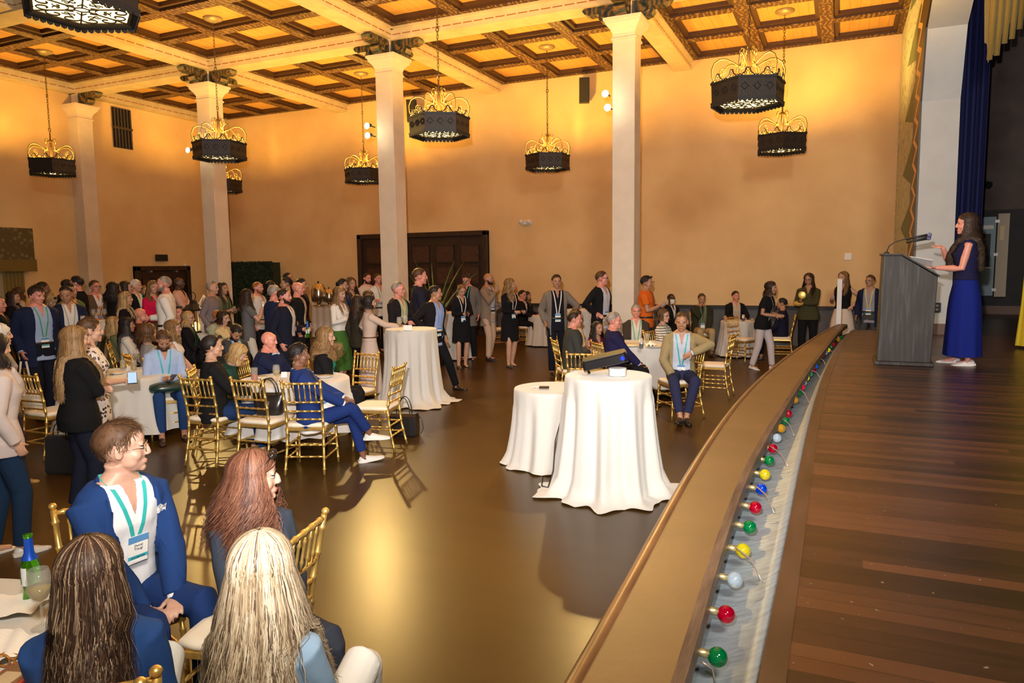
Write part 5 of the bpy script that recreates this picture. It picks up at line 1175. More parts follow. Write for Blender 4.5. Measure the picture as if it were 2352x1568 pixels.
        if badge:
            zt, zl, hw = zb+.01, zb-.125, .048; bo_ = .010 if lod else .024; P = [cast(-hw, zt, bo_), cast(hw, zt, bo_), cast(hw, zl, bo_), cast(-hw, zl, bo_)]; P[2] = (P[2]+P[1]+Mc @ V3(0, 0, zl-zt))/2; P[3] = (P[3]+P[0]+Mc @ V3(0, 0, zl-zt))/2
            def band(u0, u1, off): a0, a1 = P[0]*(1-u0)+P[3]*u0, P[1]*(1-u0)+P[2]*u0; b0, b1 = P[0]*(1-u1)+P[3]*u1, P[1]*(1-u1)+P[2]*u1; o_ = Mc @ V3(0, off, 0); return [tuple(a0+o_), tuple(a1+o_), tuple(b1+o_), tuple(b0+o_)]
            g = G(); g.add(band(0, 1, 0), [(0, 1, 2, 3)], 0); g.add(band(.02, .26, .0015), [(0, 1, 2, 3)], 1); g.add(band(.72, .84, .0015), [(0, 1, 2, 3)], 2)
            if lod == 0: pass
            bo = g.obj('badge', [PAP, mat('badge_blue', (.10, .28, .55), .5), mat('badge_teal', (.05, .42, .5), .5)], lo_, fixn=False); root['badge'] = 0; del root['badge']
            info_b = P
    if tie:
        g = G(); v = []
        for z, w_ in ((.51, .016), (.48, .012), (.30, .022), (.14, .032), (.06, .036)): v += [tuple(cast(-w_, z, .008)), tuple(cast(w_, z, .008))]
        g.add(v, [(2*q, 2*q+1, 2*q+3, 2*q+2) for q in range(4)]); g.obj('tie', fab(tie), root, fixn=False)
    bpy.context.view_layer.update()
    Wm = Matrix.Translation(Vector(base)) @ Matrix.Rotation(face_, 4, 'Z') @ Matrix.Scale(sc, 4)
    inf = dict(root=root, jacket=jc, M=Wm, hc=Vector(hc), HM=HM, Mc=Mc, PEL=PEL, cast=cast, A=A, badge=(info_b if lany and badge else None), sc=sc, h=tp[2]-floor, face=face_, L=Lg)
    for s, nm in ((1, 'R'), (-1, 'L')): d = nrm(A[s][2]-A[s][1]); hd = (hands or {}).get(s); d = V3(*hd[0]) if hd else d; inf[nm] = Wm @ Vector(A[s][2]+nrm(d)*.08)
    return inf
NAVY = (.012, .018, .05); BLKC = (.010, .010, .012); WHT = (.66, .64, .60); LBL = (.30, .40, .62); SUIT = (.014, .032, .14); GRYJ = (.10, .095, .085); DKBL = (.010, .012, .022)
CAST = {}
def P(key, label, px, py, dep, f, **k):
    ch, cf = k.pop('ch', None), k.pop('cf', f); th = math.degrees(math.atan((px-1176)/FPX)); q = CAST[key] = person(label, px, py, dep, 24.5+f-th, **k)
    if ch:
        o = q['root'].location; a = math.radians(24.5+cf-th); chair(px, py, cf, ch, at=(o.x+.03*math.cos(a), o.y+.03*math.sin(a), 0))
    return q
J = dict(under=WHT, open_='closed')
# --- four guests nearest the camera
P('n1', 'seated man in bright blue suit, open white shirt and thin glasses, hands clasped', 278, 966, 3.12, -58, pose='sit', arms=(((.07, .30, -.02), (.9, -.3, -.3)), ((.08, .29, .0), (.9, -.3, -.3))), hands={1: ((-.75, .75, -.25), (0, -.2, -1), .45), -1: ((.6, .8, -.15), (0, -.1, -1), .5)}, lz=.30, top=(.014, .042, .15), under=(.70, .70, .72), legs=(.012, .032, .12), open_='wide', hy=52, hp=2, hairs=('curlyshort', 'brown'), glasses='thin', skin='pale', lany='teal', vol=1.5, shoes=(.05, .02, .01), lean=6, ch='nearest of all, a post showing beside the bright blue suit', cf=-75)
P('n2', 'seated woman with long auburn hair and sunglasses pushed up, charcoal jacket', 583, 1033, 2.95, -62, sex='f', pose='sit', arms=('lap', 'lap'), top=(.035, .045, .065), under=(.55, .5, .5), legs=(.03, .035, .05), hy=58, hairs=('wavy', 'auburn'), skin='pale', lany='teal', badge=False, vol=1.15, hlen=.36, hn=3600, sunhead=True, lean=3, open_='open', ch='of the auburn-haired woman, its back to the right', cf=150)
P('n3', 'woman seen from behind with long streaked brown hair and royal blue jacket', 205, 1235, 2.05, 80, sex='f', pose='sit', arms=('hold', 'lap'), top=(.02, .06, .20), under=WHT, legs=(.6, .6, .56), hy=-16, legk={1: ((.16, .40, .74), (.10, .52, .34)), -1: ((-.13, .43, .55), (-.13, .46, .085))}, hairs=('long', 'streak'), skin='pale', vol=.85, hlen=.42, hn=5200, lean=0, fat=1.05, open_='closed', ch='of the streaked-hair woman, just its finial at the bottom edge')
P('n4', 'woman seen from behind with long highlighted blonde hair, light denim jacket, white trousers', 598, 1218, 2.0, 52, sex='f', pose='sit', arms=('lap', 'lap'), top=(.24, .36, .50), topname='shirt', legs=(.62, .6, .55), hy=24, hairs=('long', 'balayage'), skin='pale', vol=1.05, hlen=.46, hn=5600, lean=0, legk={1: ((.10, .41, .76), (.02, .56, .38)), -1: ((-.12, .43, .55), (-.12, .44, .085))}, ch='of the blonde in denim, hidden beneath her')
# --- left side, standing near
P('l1', 'standing woman with very long light-brown hair, hair clip and fuzzy black cardigan, back half turned', 172, 748, 5.75, 12, sex='f', arms=('cross', 'cross'), top=(.008, .008, .009), topname='sweater', legs=(.010, .012, .024), hairs=('long', 'light'), skin='fair', vol=1.2, hlen=.52, fat=1.25, hn=800, lany='teal', badge=False)
P('l2', 'standing woman in black and white leopard print dress holding a phone', 206, 730, 6.35, 5, sex='f', arms=('hold', 'down'), top=leopard(), hairs=('short', 'brown'), skin='fair', skirt=(.52, 1.25), topname='dress', vol=1.4, lany='teal', badge=False, fat=1.08, sleeves='elbow')
P('l3', 'woman cut off by the left edge in silvery sweater and dark jeans, white sneakers', -18, 762, 4.9, 20, sex='f', arms=('down', 'chin'), top=(.55, .47, .44), topname='sweater', legs=(.012, .03, .07), hairs=('bob', 'black'), skin='fair', vol=1.3, fat=1.1, shoes=(.6, .58, .55), extra=('sneaker',), hlen=.14)
P('l4', 'woman behind the silvery sweater in dark floral trousers and gold shoes', -2, 742, 6.6, 8, sex='f', arms=('down', 'down'), top=(.3, .28, .3), legs=(.02, .02, .07), hairs=('bob', 'white'), skin='fair', shoes=(.55, .33, .10), sleeves='long')
P('l5', 'standing man in navy blazer and pale blue shirt, badge on green lanyard', 83, 656, 9.6, -62, arms=('down', 'down'), top=NAVY, under=LBL, legs=DKBL, open_='wide', hp=-10, hy=10, hairs=('short', 'dark'), skin='pink', lany='green', fat=1.25, vol=1.4)
P('l6', 'standing man in dark suit with striped patterned lanyard, drink can in hand', 150, 656, 10.5, -75, arms=('hold', 'cup'), top=NAVY, under=WHT, legs=DKBL, open_='open', hp=-16, hy=-25, hairs=('receding', 'black'), skin='tan', lany='pattern')
P('l7', 'older man at the far left in dark shirt lifting a plate of food', -6, 680, 10.2, -20, arms=('cup', 'cup'), top=BLKC, topname='shirt', legs=DKBL, hairs=('fringe', 'grey'), skin='pink', fat=1.1)
P('l8', 'woman with long dark hair and white collar, dark jacket, at the far left', 30, 668, 13, -20, sex='f', top=BLKC, under=WHT, legs=BLKC, hairs=('long', 'dark'), skin='fair', hlen=.35)
P('l9', 'person with bushy brown hair and yellow lanyard at the far left rear', 44, 659, 14.5, 20, sex='f', top=(.5, .42, .3), topname='shirt', legs=BLKC, hairs=('bob', 'brown'), lany='yellow', vol=1.4, hlen=.1)
P('l10', 'man with dark hair in grey jacket behind the navy blazer man', 98, 647, 12.9, 0, top=GRYJ, legs=BLKC, hairs=('short', 'black'), skin='brown', **J)
P('l11', 'woman with blond hair, sunglasses on head, looking down between two suited men', 116, 673, 12, -45, sex='f', top=(.5, .5, .42), topname='shirt', legs=BLKC, hairs=('bob', 'blond'), hp=-35, sunhead=True)
P('l12', 'man in olive green shirt behind the man with the can', 161, 651, 12.0, -40, top=(.08, .12, .04), topname='shirt', legs=BLKC, hairs=('short', 'black'), skin='tan', fat=1.3)
P('l13', 'dark-haired head far back beside the wall pilaster', 153, 641, 15.2, 40, top=BLKC, topname='shirt', legs=BLKC, hairs=('short', 'black'), skin='tan')
P('l14', 'tall man in black suit turned left, back to the stage', 174, 634, 13.3, 155, top=BLKC, legs=BLKC, hairs=('short', 'black'), skin='pink', arms=('hold', 'hold'), vol=1.3, **J)
P('l15', 'man with round glasses, orange tie and brown checked jacket', 217, 643, 14.0, -65, top=(.11, .07, .045), legs=BLKC, hairs=('short', 'brown'), glasses='dark', skin='pink', tie=(.75, .16, .03), fat=1.25, lany='white', hy=12, **J)
P('l16', 'woman with wavy black ponytail and bag strap, back half turned', 262, 647, 12.8, 25, sex='f', top=BLKC, topname='blouse', legs=BLKC, hairs=('curly', 'black'), skin='tan', hlen=.22, vol=1.2, arms=('hold', 'phone'))
P('l17', 'woman with long dark-brown hair in black jacket, profile right', 289, 645, 14.1, -10, sex='f', top=BLKC, topname='sweater', legs=BLKC, hairs=('long', 'dark'), skin='fair', hlen=.3)
P('l18', 'white-haired man in black jacket with green lanyard by the double doors', 311, 641, 14.2, -50, top=BLKC, legs=BLKC, hairs=('short', 'white'), skin='fair', lany='green', arms=('hold', 'hold'), hy=25, **J)
P('l19', 'small blond woman half hidden behind the white-haired man', 331, 655, 15.6, -60, sex='f', top=(.3, .2, .15), topname='blouse', legs=BLKC, hairs=('long', 'light'), hlen=.2)
P('l20', 'woman in magenta top with long blond hair, standing by the double doors', 350, 644, 13.6, -60, sex='f', top=(.55, .01, .07), topname='blouse', legs=BLKC, hairs=('long', 'light'), hlen=.25, arms=('hold', 'hold'), skirt=(.5, 1.2, (.10, .05, .03)))
P('l21', 'grey-bearded man with shaved head in crisp white shirt turned left', 375, 633, 11.8, 170, top=(.75, .73, .68), topname='shirt', legs=BLKC, hairs=('crop', 'grey'), skin='pink', beard='grey', arms=('hold', 'down'), hy=15, fat=1.1, open_='open')
P('l22', 'dark-skinned man with shaved head and pink shirt, arms crossed', 411, 636, 15.4, -25, top=(.58, .36, .30), topname='shirt', legs=BLKC, hairs=None, skin='dark', arms=('cross', 'cross'))
P('l23', 'standing woman with long straight blond hair and black blazer, profile right', 288, 669, 11.7, -12, sex='f', top=(.012, .008, .012), topname='blouse', legs=BLKC, hairs=('long', 'blond'), hlen=.34, lany='blue', badge=False)
# --- left side, seated
P('s1', 'seated bald man with orange-tan head in maroon sweater', 321, 706, 12.4, 0, pose='sit', top=(.10, .035, .02), topname='sweater', legs=BLKC, hairs=None, skin='pink', arms=('table', 'table'), neckv=.6)
P('s2', 'seated man with sunglasses on his head, fist at his chin', 407, 702, 12.9, -60, pose='sit', top=(.55, .5, .45), topname='shirt', legs=BLKC, hairs=('short', 'dark'), skin='pink', arms=('table', 'chin'), sunhead=True)
P('s3', 'seated blonde woman with dark glasses, black top and green lanyard', 432, 714, 12.0, -25, sex='f', pose='sit', top=BLKC, topname='blouse', legs=BLKC, hairs=('bob', 'blond'), glasses='dark', lany='green', arms=('lap', 'lap'), hlen=.12, vol=1.3)
P('s4', 'seated woman with light blond hair, hidden behind the dark-haired woman', 260, 726, 11.4, 0, sex='f', pose='sit', top=(.12, .13, .06), topname='blouse', legs=BLKC, hairs=('long', 'blond'), hlen=.25, arms=('lap', 'lap'))
P('s5', 'seated woman with very long dark hair and white blouse, grey coat round her', 291, 728, 10.7, -5, sex='f', pose='sit', top=(.62, .6, .54), topname='blouse', legs=BLKC, hairs=('long', 'black'), hlen=.36, arms=('lap', 'lap'), skin='tan', ch='with a grey coat over it')
P('s6', 'seated woman with curly brown bob, glasses and grey flecked cardigan', 340, 743, 9.2, 15, sex='f', pose='sit', top=(.26, .25, .24), topname='blouse', legs=BLKC, hairs=('bob', 'brown'), hlen=.08, vol=1.5, glasses='dark', arms=('table', 'table'), lany='teal', badge=False, ch='of the woman with curly brown bob')
P('s7', 'seated woman with straight light-brown hair and white sleeveless top', 397, 734, 9.9, -8, sex='f', pose='sit', top=(.72, .70, .66), topname='blouse', sleeves='none', legs=(.6, .5, .4), hairs=('long', 'light'), hlen=.22, arms=('lap', 'lap'), skin='pale', ch='behind the man in light blue shirt, under the woman in white')
P('s8', 'seated man in light blue shirt looking down at his phone, green bag on his lap', 374, 757, 8.45, -82, pose='sit', top=(.36, .47, .70), topname='shirt', legs=(.015, .045, .14), hairs=('short', 'brown'), skin='tan', beard='brown', hp=-38, arms=('phone', 'phone'), lany='teal', lean=6, shoes=(.035, .015, .01), legk=None, neckv=.47, curl=.7, ch='under the man in light blue shirt with a phone')
P('s9', 'seated woman with dark bun-like hair in yellow blouse', 513, 714, 12.0, -40, sex='f', pose='sit', top=(.62, .50, .26), topname='blouse', legs=BLKC, hairs=('bob', 'dark'), hlen=.08, vol=1.4, hp=-12, arms=('chin', 'lap'))
P('s10', 'white-haired person in pale leaf-patterned shirt', 499, 712, 12.7, 60, pose='sit', top=(.45, .50, .34), topname='shirt', legs=BLKC, hairs=('short', 'ginger'), skin='pink', arms=('lap', 'lap'))
P('s11', 'seated bearded man in grey jacket looking down, teal lanyard', 541, 744, 9.9, -60, pose='sit', top=(.05, .05, .055), legs=BLKC, hairs=('short', 'black'), beard='black', skin='tan', hp=-42, lean=14, lany='teal', arms=('phone', 'phone'), under=LBL, open_='closed', ch='of the bearded man looking down')
P('s12', 'seated woman with black ponytail, sunglasses on her head, black jacket, profile right', 487, 769, 7.35, 2, sex='f', pose='sit', top=(.010, .010, .011), topname='sweater', legs=(.012, .03, .09), hairs=('pony', 'black'), hlen=.30, skin='fair', arms=('table', 'table'), lany='teal', badge=False, sunhead=True, fat=1.15, hn=350, ch='leftmost at the near round table, under the ponytail woman', cf=50)
P('s13', 'seated woman with short blond bob bending forward, dark green top', 546, 789, 7.9, -8, sex='f', pose='sit', top=(.015, .05, .04), topname='blouse', legs=BLKC, hairs=('bob', 'blond'), hlen=.10, hp=-25, lean=22, arms=('table', 'table'), skin='pale', vol=1.3, ch='of the short blonde bob woman')
P('s14', 'seated bald man with red face, navy jacket, both hands raised to his cheeks', 617, 760, 8.5, -22, pose='sit', top=(.012, .016, .045), under=(.35, .5, .62), legs=BLKC, open_='open', hairs=None, skin='pink', arms=('chin', 'mouth'), hy=-2, lean=10, fat=1.1, ch='of the bald man in navy jacket')
P('s15', 'man in navy blue suit slouched with one leg crossed, white running shoes', 686, 789, 7.0, -2, pose='sit', top=SUIT, under=WHT, legs=(.012, .028, .13), hairs=('short', 'black'), skin='brown', arms=(((.10, .42, .07), (.8, -.2, -.4)), ((.02, .44, .10), (.6, -.2, -.4))), open_='closed', lean=-10, hp=-2, fat=1.05, shoes=(.62, .6, .57), extra=('sneaker',), vol=1.4, legk={1: ((.10, .44, .66), (.0, .62, .36)), -1: ((-.10, .45, .53), (-.08, .55, .085))}, lany='white', ch='with its back to the camera behind the slouched blue-suited man', cf=72)
P('s16', 'seated woman with long curly blonde hair, green top and black jacket', 748, 750, 8.35, -10, sex='f', pose='sit', top=BLKC, under=(.01, .24, .18), legs=BLKC, hairs=('curly', 'light'), hlen=.28, vol=1.1, hn=800, skin='pale', arms=('lap', 'lap'), lany='teal', badge=False, open_='wide', lean=4, ch='of the curly-haired woman in green', cf=-20)
# --- middle, standing
P('m1', 'bald man in purple-grey patterned shirt, badge on lanyard', 488, 646, 13.5, -25, top=(.20, .165, .17), topname='shirt', legs=BLKC, hairs=('fringe', 'grey'), skin='fair', lany='green', fat=1.15, arms=('down', 'down'), open_='open')
P('m2', 'woman with long dark wavy hair holding red wine behind the purple-grey shirt man', 511, 648, 14.0, -40, sex='f', top=(.07, .07, .03), topname='blouse', legs=BLKC, hairs=('long', 'dark'), hlen=.32, arms=('cup', 'cup'), sleeves='short', lany='green', skin='tan')
P('m3', 'woman with long dark hair, grey top and white trousers holding up a white can', 568, 663, 12.3, 8, sex='f', top=(.12, .12, .125), topname='blouse', sleeves='short', legs=(.62, .58, .48), hairs=('long', 'dark'), hlen=.26, arms=('high', 'phone'), lany='teal')
P('m4', 'ginger-bearded man in white shirt in front of the hedge panel', 592, 646, 14.0, -30, top=(.6, .57, .52), topname='shirt', legs=BLKC, hairs=('crop', 'ginger'), beard='ginger', skin='pink', fat=1.1)
P('m5', 'person with black hair tied back in front of the hedge panel', 622, 644, 14.9, 30, sex='f', top=BLKC, topname='blouse', legs=BLKC, hairs=('bun', 'black'), skin='tan')
P('m6', 'grey-haired man in navy suit seen from behind', 630, 654, 11.5, 30, top=(.015, .022, .06), legs=NAVY, hairs=('short', 'grey'), skin='pink', arms=('hold', 'hold'), fat=1.1, **J)
P('m7', 'bearded man in dark suit smiling, sunglasses on shirt, green beer bottle in hand', 653, 662, 10.7, -22, top=(.012, .014, .028), under=WHT, legs=DKBL, open_='open', hairs=('short', 'dark'), skin='pink', beard='dark', arms=('down', 'hold'), fat=1.2)
P('m8', 'dark-haired man in black shirt before the hedge panel, turned left', 656, 636, 14.2, 190, top=BLKC, topname='shirt', legs=BLKC, hairs=('short', 'black'), skin='tan', vol=1.3)
P('m9', 'bearded man in cap-like dark hair far behind at the hedge panel edge', 661, 625, 16.2, -35, top=BLKC, topname='shirt', legs=BLKC, hairs=('crop', 'black'), beard='black', skin='tan', arms=('hold', 'mouth'))
P('m10', 'tall bald man in black jacket and white shirt with red lanyard', 684, 646, 12.5, -12, top=BLKC, under=(.66, .62, .52), legs=BLKC, open_='wide', hairs=None, skin='pink', lany='red', fat=1.1)
P('m11', 'dark-haired man in black t-shirt behind the bald man with red lanyard', 692, 639, 13.6, -20, top=BLKC, topname='shirt', sleeves='short', legs=BLKC, hairs=('short', 'black'), skin='tan')
P('m12', 'woman with long blonde hair, white bell-sleeve blouse and green skirt', 780, 658, 11.9, -38, sex='f', top=(.72, .70, .64), topname='blouse', legs=None, skirt=(.62, 1.35, (.06, .15, .03)), hairs=('long', 'light'), hlen=.34, hp=-8, arms=('cup', 'phone'))
P('m13', 'man with swept dark hair in royal blue suit behind the blonde woman', 786, 640, 13.6, -10, top=(.012, .03, .11), legs=NAVY, hairs=('short', 'black'), skin='tan', vol=1.2, **J)
P('m14', 'woman with long wavy brown hair at the back, left of the column', 806, 637, 14.3, -55, sex='f', top=(.03, .03, .03), topname='blouse', legs=BLKC, hairs=('wavy', 'brown'), hlen=.3, vol=1.2, skin='tan')
P('m15', 'bearded man in white shirt with hand over his mouth, before the big doors', 843, 626, 16.9, -55, top=(.62, .50, .40), topname='shirt', legs=BLKC, hairs=('crop', 'dark'), beard='dark', skin='pink', arms=('cross', 'mouth'), hp=-8)
P('m16', 'man in white shirt and dark lanyard with folded arms beside the column', 868, 627, 16.7, -60, top=(.68, .66, .62), topname='shirt', legs=BLKC, hairs=('short', 'brown'), skin='pink', arms=('cross', 'cross'), lany='green', badge=False)
P('m17', 'woman with brown hair and leopard sleeve behind the beige suit woman', 846, 667, 12.8, -30, sex='f', top=(.45, .38, .3), topname='blouse', legs=BLKC, hairs=('bob', 'brown'), hp=-20, hlen=.1)
P('m18', 'woman with long dark hair clipped back, olive-black jacket, seen from behind', 822, 677, 11.5, 35, sex='f', top=(.035, .03, .02), topname='sweater', legs=BLKC, hairs=('long', 'dark'), hlen=.30)
P('m19', 'woman with black bob in beige blouse and pleated skirt with brown leather harness', 848, 677, 10.75, 10, sex='f', top=(.55, .43, .36), topname='blouse', legs=None, skirt=(.80, 1.38, (.52, .42, .37)), hairs=('bob', 'black'), hlen=.07, vol=1.5, arms=('reach', 'hip'), lany='teal', hy=-15, hn=450, skin='fair', neckv=.42)
P('m20', 'older man with glasses and thin grey hair, black jacket over yellow shirt', 915, 647, 11.5, -38, top=(.016, .013, .014), under=(.62, .58, .26), legs=BLKC, open_='open', hairs=('receding', 'grey'), glasses='thin', skin='pink', hy=18, lany='blue', arms=('hold', 'table'))
P('m21', 'tallest man in navy suit standing behind the cocktail table', 964, 615, 11.9, 5, top=(.016, .016, .03), under=(.45, .47, .58), legs=DKBL, open_='closed', hairs=('short', 'brown'), skin='pink', arms=('hold', 'down'))
P('m22', 'man in black suit and blue shirt leaning back on the cocktail table, legs apart', 1000, 655, 11.25, -42, top=(.012, .011, .012), under=(.30, .38, .66), legs=BLKC, open_='wide', hairs=('short', 'black'), skin='tan', lany='blue', arms=('hip', 'down'), hy=40, sidelean=-5, fat=1.1, legk={1: ((.14, .12, .50), (.16, -.12, .085)), -1: ((-.22, .12, .50), (-.42, .10, .085))})
P('m23', 'woman with blond hair tied back in short black dress looking at her phone', 1060, 653, 14.0, -68, sex='f', top=BLKC, topname='dress', skirt=(.40, 1.15), legs=None, hairs=('bun', 'light'), lany='white', hp=-28, arms=('phone', 'phone'), skin='fair', hy=0)
P('m24', 'man in grey jacket and black shirt looking down behind the woman in black dress', 1071, 627, 15.0, -110, top=(.15, .13, .115), under=BLKC, legs=BLKC, open_='open', hairs=('short', 'dark'), skin='pink', hp=-30, lany='teal', badge=False)
P('m25', 'bald bearded man in tan checked jacket drinking, beige trousers', 1122, 626, 15.1, -35, top=(.24, .18, .13), under=(.40, .40, .44), legs=(.50, .36, .26), open_='open', hairs=None, beard='dark', skin='tan', lany='white', arms=('high', 'hold'), shoes=(.02, .02, .03), hy=10)
P('m26', 'woman with long wavy brown hair, black blazer, short black skirt and tights', 1172, 639, 14.05, -48, sex='f', top=BLKC, topname='dress', skirt=(.42, 1.12), legs=None, hairs=('wavy', 'light'), hlen=.32, vol=1.15, lany='white', arms=('hold', 'hold'), hy=42, skin='fair', shoes=(.03, .03, .03))
P('m27', 'seated bearded man with glasses far back near the dark wall panelling', 1200, 666, 18.0, -30, pose='sit', top=BLKC, legs=BLKC, hairs=('short', 'black'), glasses='dark', skin='pink', arms=('table', 'table'), seat=.50, **J, ch='in the distance under the bearded man with glasses')
P('m28', 'seated dark-haired person beside the bearded man with glasses', 1211, 669, 18.6, -30, sex='f', pose='sit', top=BLKC, topname='sweater', legs=BLKC, hairs=('bob', 'black'), skin='tan', seat=.5)
P('m29', 'man in grey jacket, black shirt and trousers facing the camera', 1278, 630, 12.9, -78, top=(.19, .165, .14), under=(.012, .012, .014), legs=(.010, .012, .020), open_='wide', hairs=('short', 'dark'), skin='tan', lany='white', arms=('pocket', ((.26, .20, .16), (1, -.5, -.5))))
P('m30', 'man with dark glasses, black jacket and khaki trousers, hand on hip', 1383, 622, 13.0, -35, top=BLKC, under=(.50, .50, .58), legs=(.42, .30, .2), open_='wide', hairs=('short', 'brown'), glasses='dark', skin='pink', hy=28, arms=('hip', 'down'), lany='white')
P('m31', 'man in orange polo shirt with sunglasses on his head', 1486, 633, 13.3, -8, top=(.62, .13, .015), topname='shirt', sleeves='short', legs=(.03, .03, .04), hairs=('curlyshort', 'black'), skin='tan', arms=('cup', 'down'), lany='blue', sunhead=True, fat=1.2, vol=1.3)
# --- right, seated
P('r1', 'seated man in dark suit wearing a white face mask', 1542, 674, 16.0, -50, pose='sit', top=BLKC, legs=BLKC, hairs=('crop', 'dark'), skin='dark', mask=True, seat=.5, **J)
P('r2', 'seated man in dark green jacket covering his face with one hand, khaki trousers', 1612, 674, 15.6, -75, pose='sit', top=(.03, .032, .02), under=(.14, .09, .05), legs=(.38, .29, .15), open_='open', hairs=('short', 'brown'), skin='tan', arms=('mouth', 'lap'), lany='green', hp=-6, fat=1.15, seat=.5, ch='of the man covering his face')
P('r3', 'seated young man in black jacket with small lapel pin near the stage', 1690, 668, 16.4, -70, pose='sit', top=BLKC, under=(.5, .42, .3), legs=BLKC, open_='open', hairs=('short', 'dark'), skin='pink', arms=('table', 'table'), hy=10, seat=.5)
P('r4', 'seated old man with white moustache and glasses, brown-black jacket', 1461, 698, 11.9, -85, pose='sit', top=(.05, .038, .028), under=(.6, .57, .5), legs=BLKC, open_='open', hairs=('short', 'grey'), glasses='thin', skin='pink', lany='green', arms=('lap', 'lap'), ch='of the old man with moustache')
P('r5', 'seated woman with short brown hair, red glasses and striped white jacket', 1525, 709, 11.5, -35, sex='f', pose='sit', top=stripes(), hairs=('bob', 'brown'), hlen=.05, vol=1.4, glasses='dark', skin='fair', arms=('lap', 'lap'), legs=BLKC, topname='blouse', lany='teal', badge=False, ch='of the woman in striped jacket')
P('r6', 'seated grey-haired man with glasses in navy jacket, phone on his knee', 1411, 716, 10.0, 8, pose='sit', top=(.018, .016, .06), under=(.4, .42, .6), legs=BLKC, open_='closed', hairs=('short', 'grey'), glasses='thin', skin='pink', arms=('knee', 'lap'), hy=-12, fat=1.15, hn=400, ch='of the grey-haired man left of the square table', cf=25)
P('r7', 'woman with long black hair and sleeveless maroon top between two suited men', 1372, 736, 10.9, -60, sex='f', pose='sit', top=(.12, .01, .04), topname='blouse', sleeves='none', legs=BLKC, hairs=('long', 'black'), hlen=.3, skin='tan', arms=('hold', 'hold'), hy=15, seat=.42, scale=.86)
P('r8', 'seated man with dark hair in charcoal suit using a phone, profile right', 1320, 714, 10.4, 10, pose='sit', top=(.045, .048, .045), under=(.6, .6, .62), legs=(.09, .075, .05), hairs=('short', 'dark'), skin='pink', arms=('phone', 'phone'), open_='closed', hy=-5, fat=1.05, lean=4, ch='of the man in charcoal suit at the right-hand table', cf=15)
P('r9', 'seated person in tan jacket with one foot stretched out, behind the charcoal suit', 1324, 709, 11.6, 20, sex='f', pose='sit', top=(.50, .36, .22), topname='blouse', legs=(.16, .12, .10), hairs=('bob', 'brown'), hlen=.04, skin='tan', arms=('phone', 'lap'), legk={1: ((.10, .43, .53), (.10, .46, .085)), -1: ((-.28, .30, .56), (-.62, .35, .30))})
P('r10', 'seated older man in tan jacket and navy trousers with his arm over the chair back', 1566, 716, 9.15, -88, pose='sit', top=(.30, .235, .12), under=(.50, .55, .66), legs=(.025, .028, .07), open_='wide', hairs=('receding', 'brown'), skin='tan', lany='teal', arms=(((.10, .22, -.02), (.9, .1, -.2)), ((.12, .27, .32), (1.2, .3, .3))), lean=10, hp=-6, hy=-4, shoes=(.01, .01, .01), legk={1: ((.10, .40, .52), (.02, .52, .10)), -1: ((-.16, .40, .52), (-.06, .44, .085))}, neckv=.44, ch='sat on sideways by the older man in tan jacket', cf=-150)
# --- right, standing
P('r11', 'walking woman in black t-shirt and white cropped trousers, white sneakers', 1772, 646, 13.2, -22, sex='f', top=BLKC, topname='blouse', sleeves='short', legs=(.52, .46, .46), hairs=('bob', 'dark'), hlen=.12, vol=1.3, skin='tan', arms=('hold', 'hold'), lany='white', shoes=(.65, .62, .6), lean=12, neckv=.6, step=-.16, fat=1.1)
P('r12', 'woman with long dark hair and glasses in olive blazer holding a gold phone', 1858, 627, 14.6, -95, sex='f', top=(.055, .05, .022), topname='sweater', legs=BLKC, hairs=('long', 'dark'), hlen=.32, glasses='dark', skin='tan', arms=('cup', 'cross'), fat=1.15, hp=-6, hy=-12)
P('r13', 'woman in black tank top and long white skirt, hand on hip', 1937, 623, 14.9, -110, sex='f', top=BLKC, topname='blouse', sleeves='none', legs=None, skirt=(.8, 1.5, (.62, .54, .46)), hairs=('long', 'light'), hlen=.34, skin='fair', arms=('cup', 'hip'), hy=-20, neckv=.4)
P('r14', 'man in navy jacket and yellow lanyard half hidden by the lectern', 1999, 631, 14.4, -100, top=NAVY, under=(.28, .28, .32), legs=(.06, .06, .06), open_='wide', hairs=('short', 'brown'), glasses='dark', skin='tan', lany='yellow', hy=-20)
P('r15', 'seated person in dark clothes hidden behind the walking woman', 1796, 684, 14.6, 170, pose='sit', top=(.012, .012, .03), topname='shirt', legs=BLKC, hairs=('short', 'black'), skin='tan', arms=('lap', 'lap'), ch='seen edge-on just left of the woman in olive blazer', cf=180)
# --- the speaker
P('sp', 'speaker at the lectern in sleeveless navy top and long blue skirt, dark curly hair', 2222, 489, 7.86, 184, floor=.82, sex='f', top=(.012, .012, .045), topname='blouse', sleeves='none', legs=None, skirt=(.82, 1.25, (.008, .016, .16)), hairs=('curly', 'dark'), hlen=.50, vol=1.1, hn=1500, skin='pink', arms=(((.06, .24, .40), (.6, .2, -1)), ((.10, .30, .19), (.25, -.8, -1))), shoes=(.55, .52, .55), extra=('sneaker',), hy=8, curl=.15, vox=.007, hands={1: ((0, .9, .15), (-.3, 0, 1), .12), -1: ((0, 1, 0), (0, 0, 1), .5)}, fat=1.08)
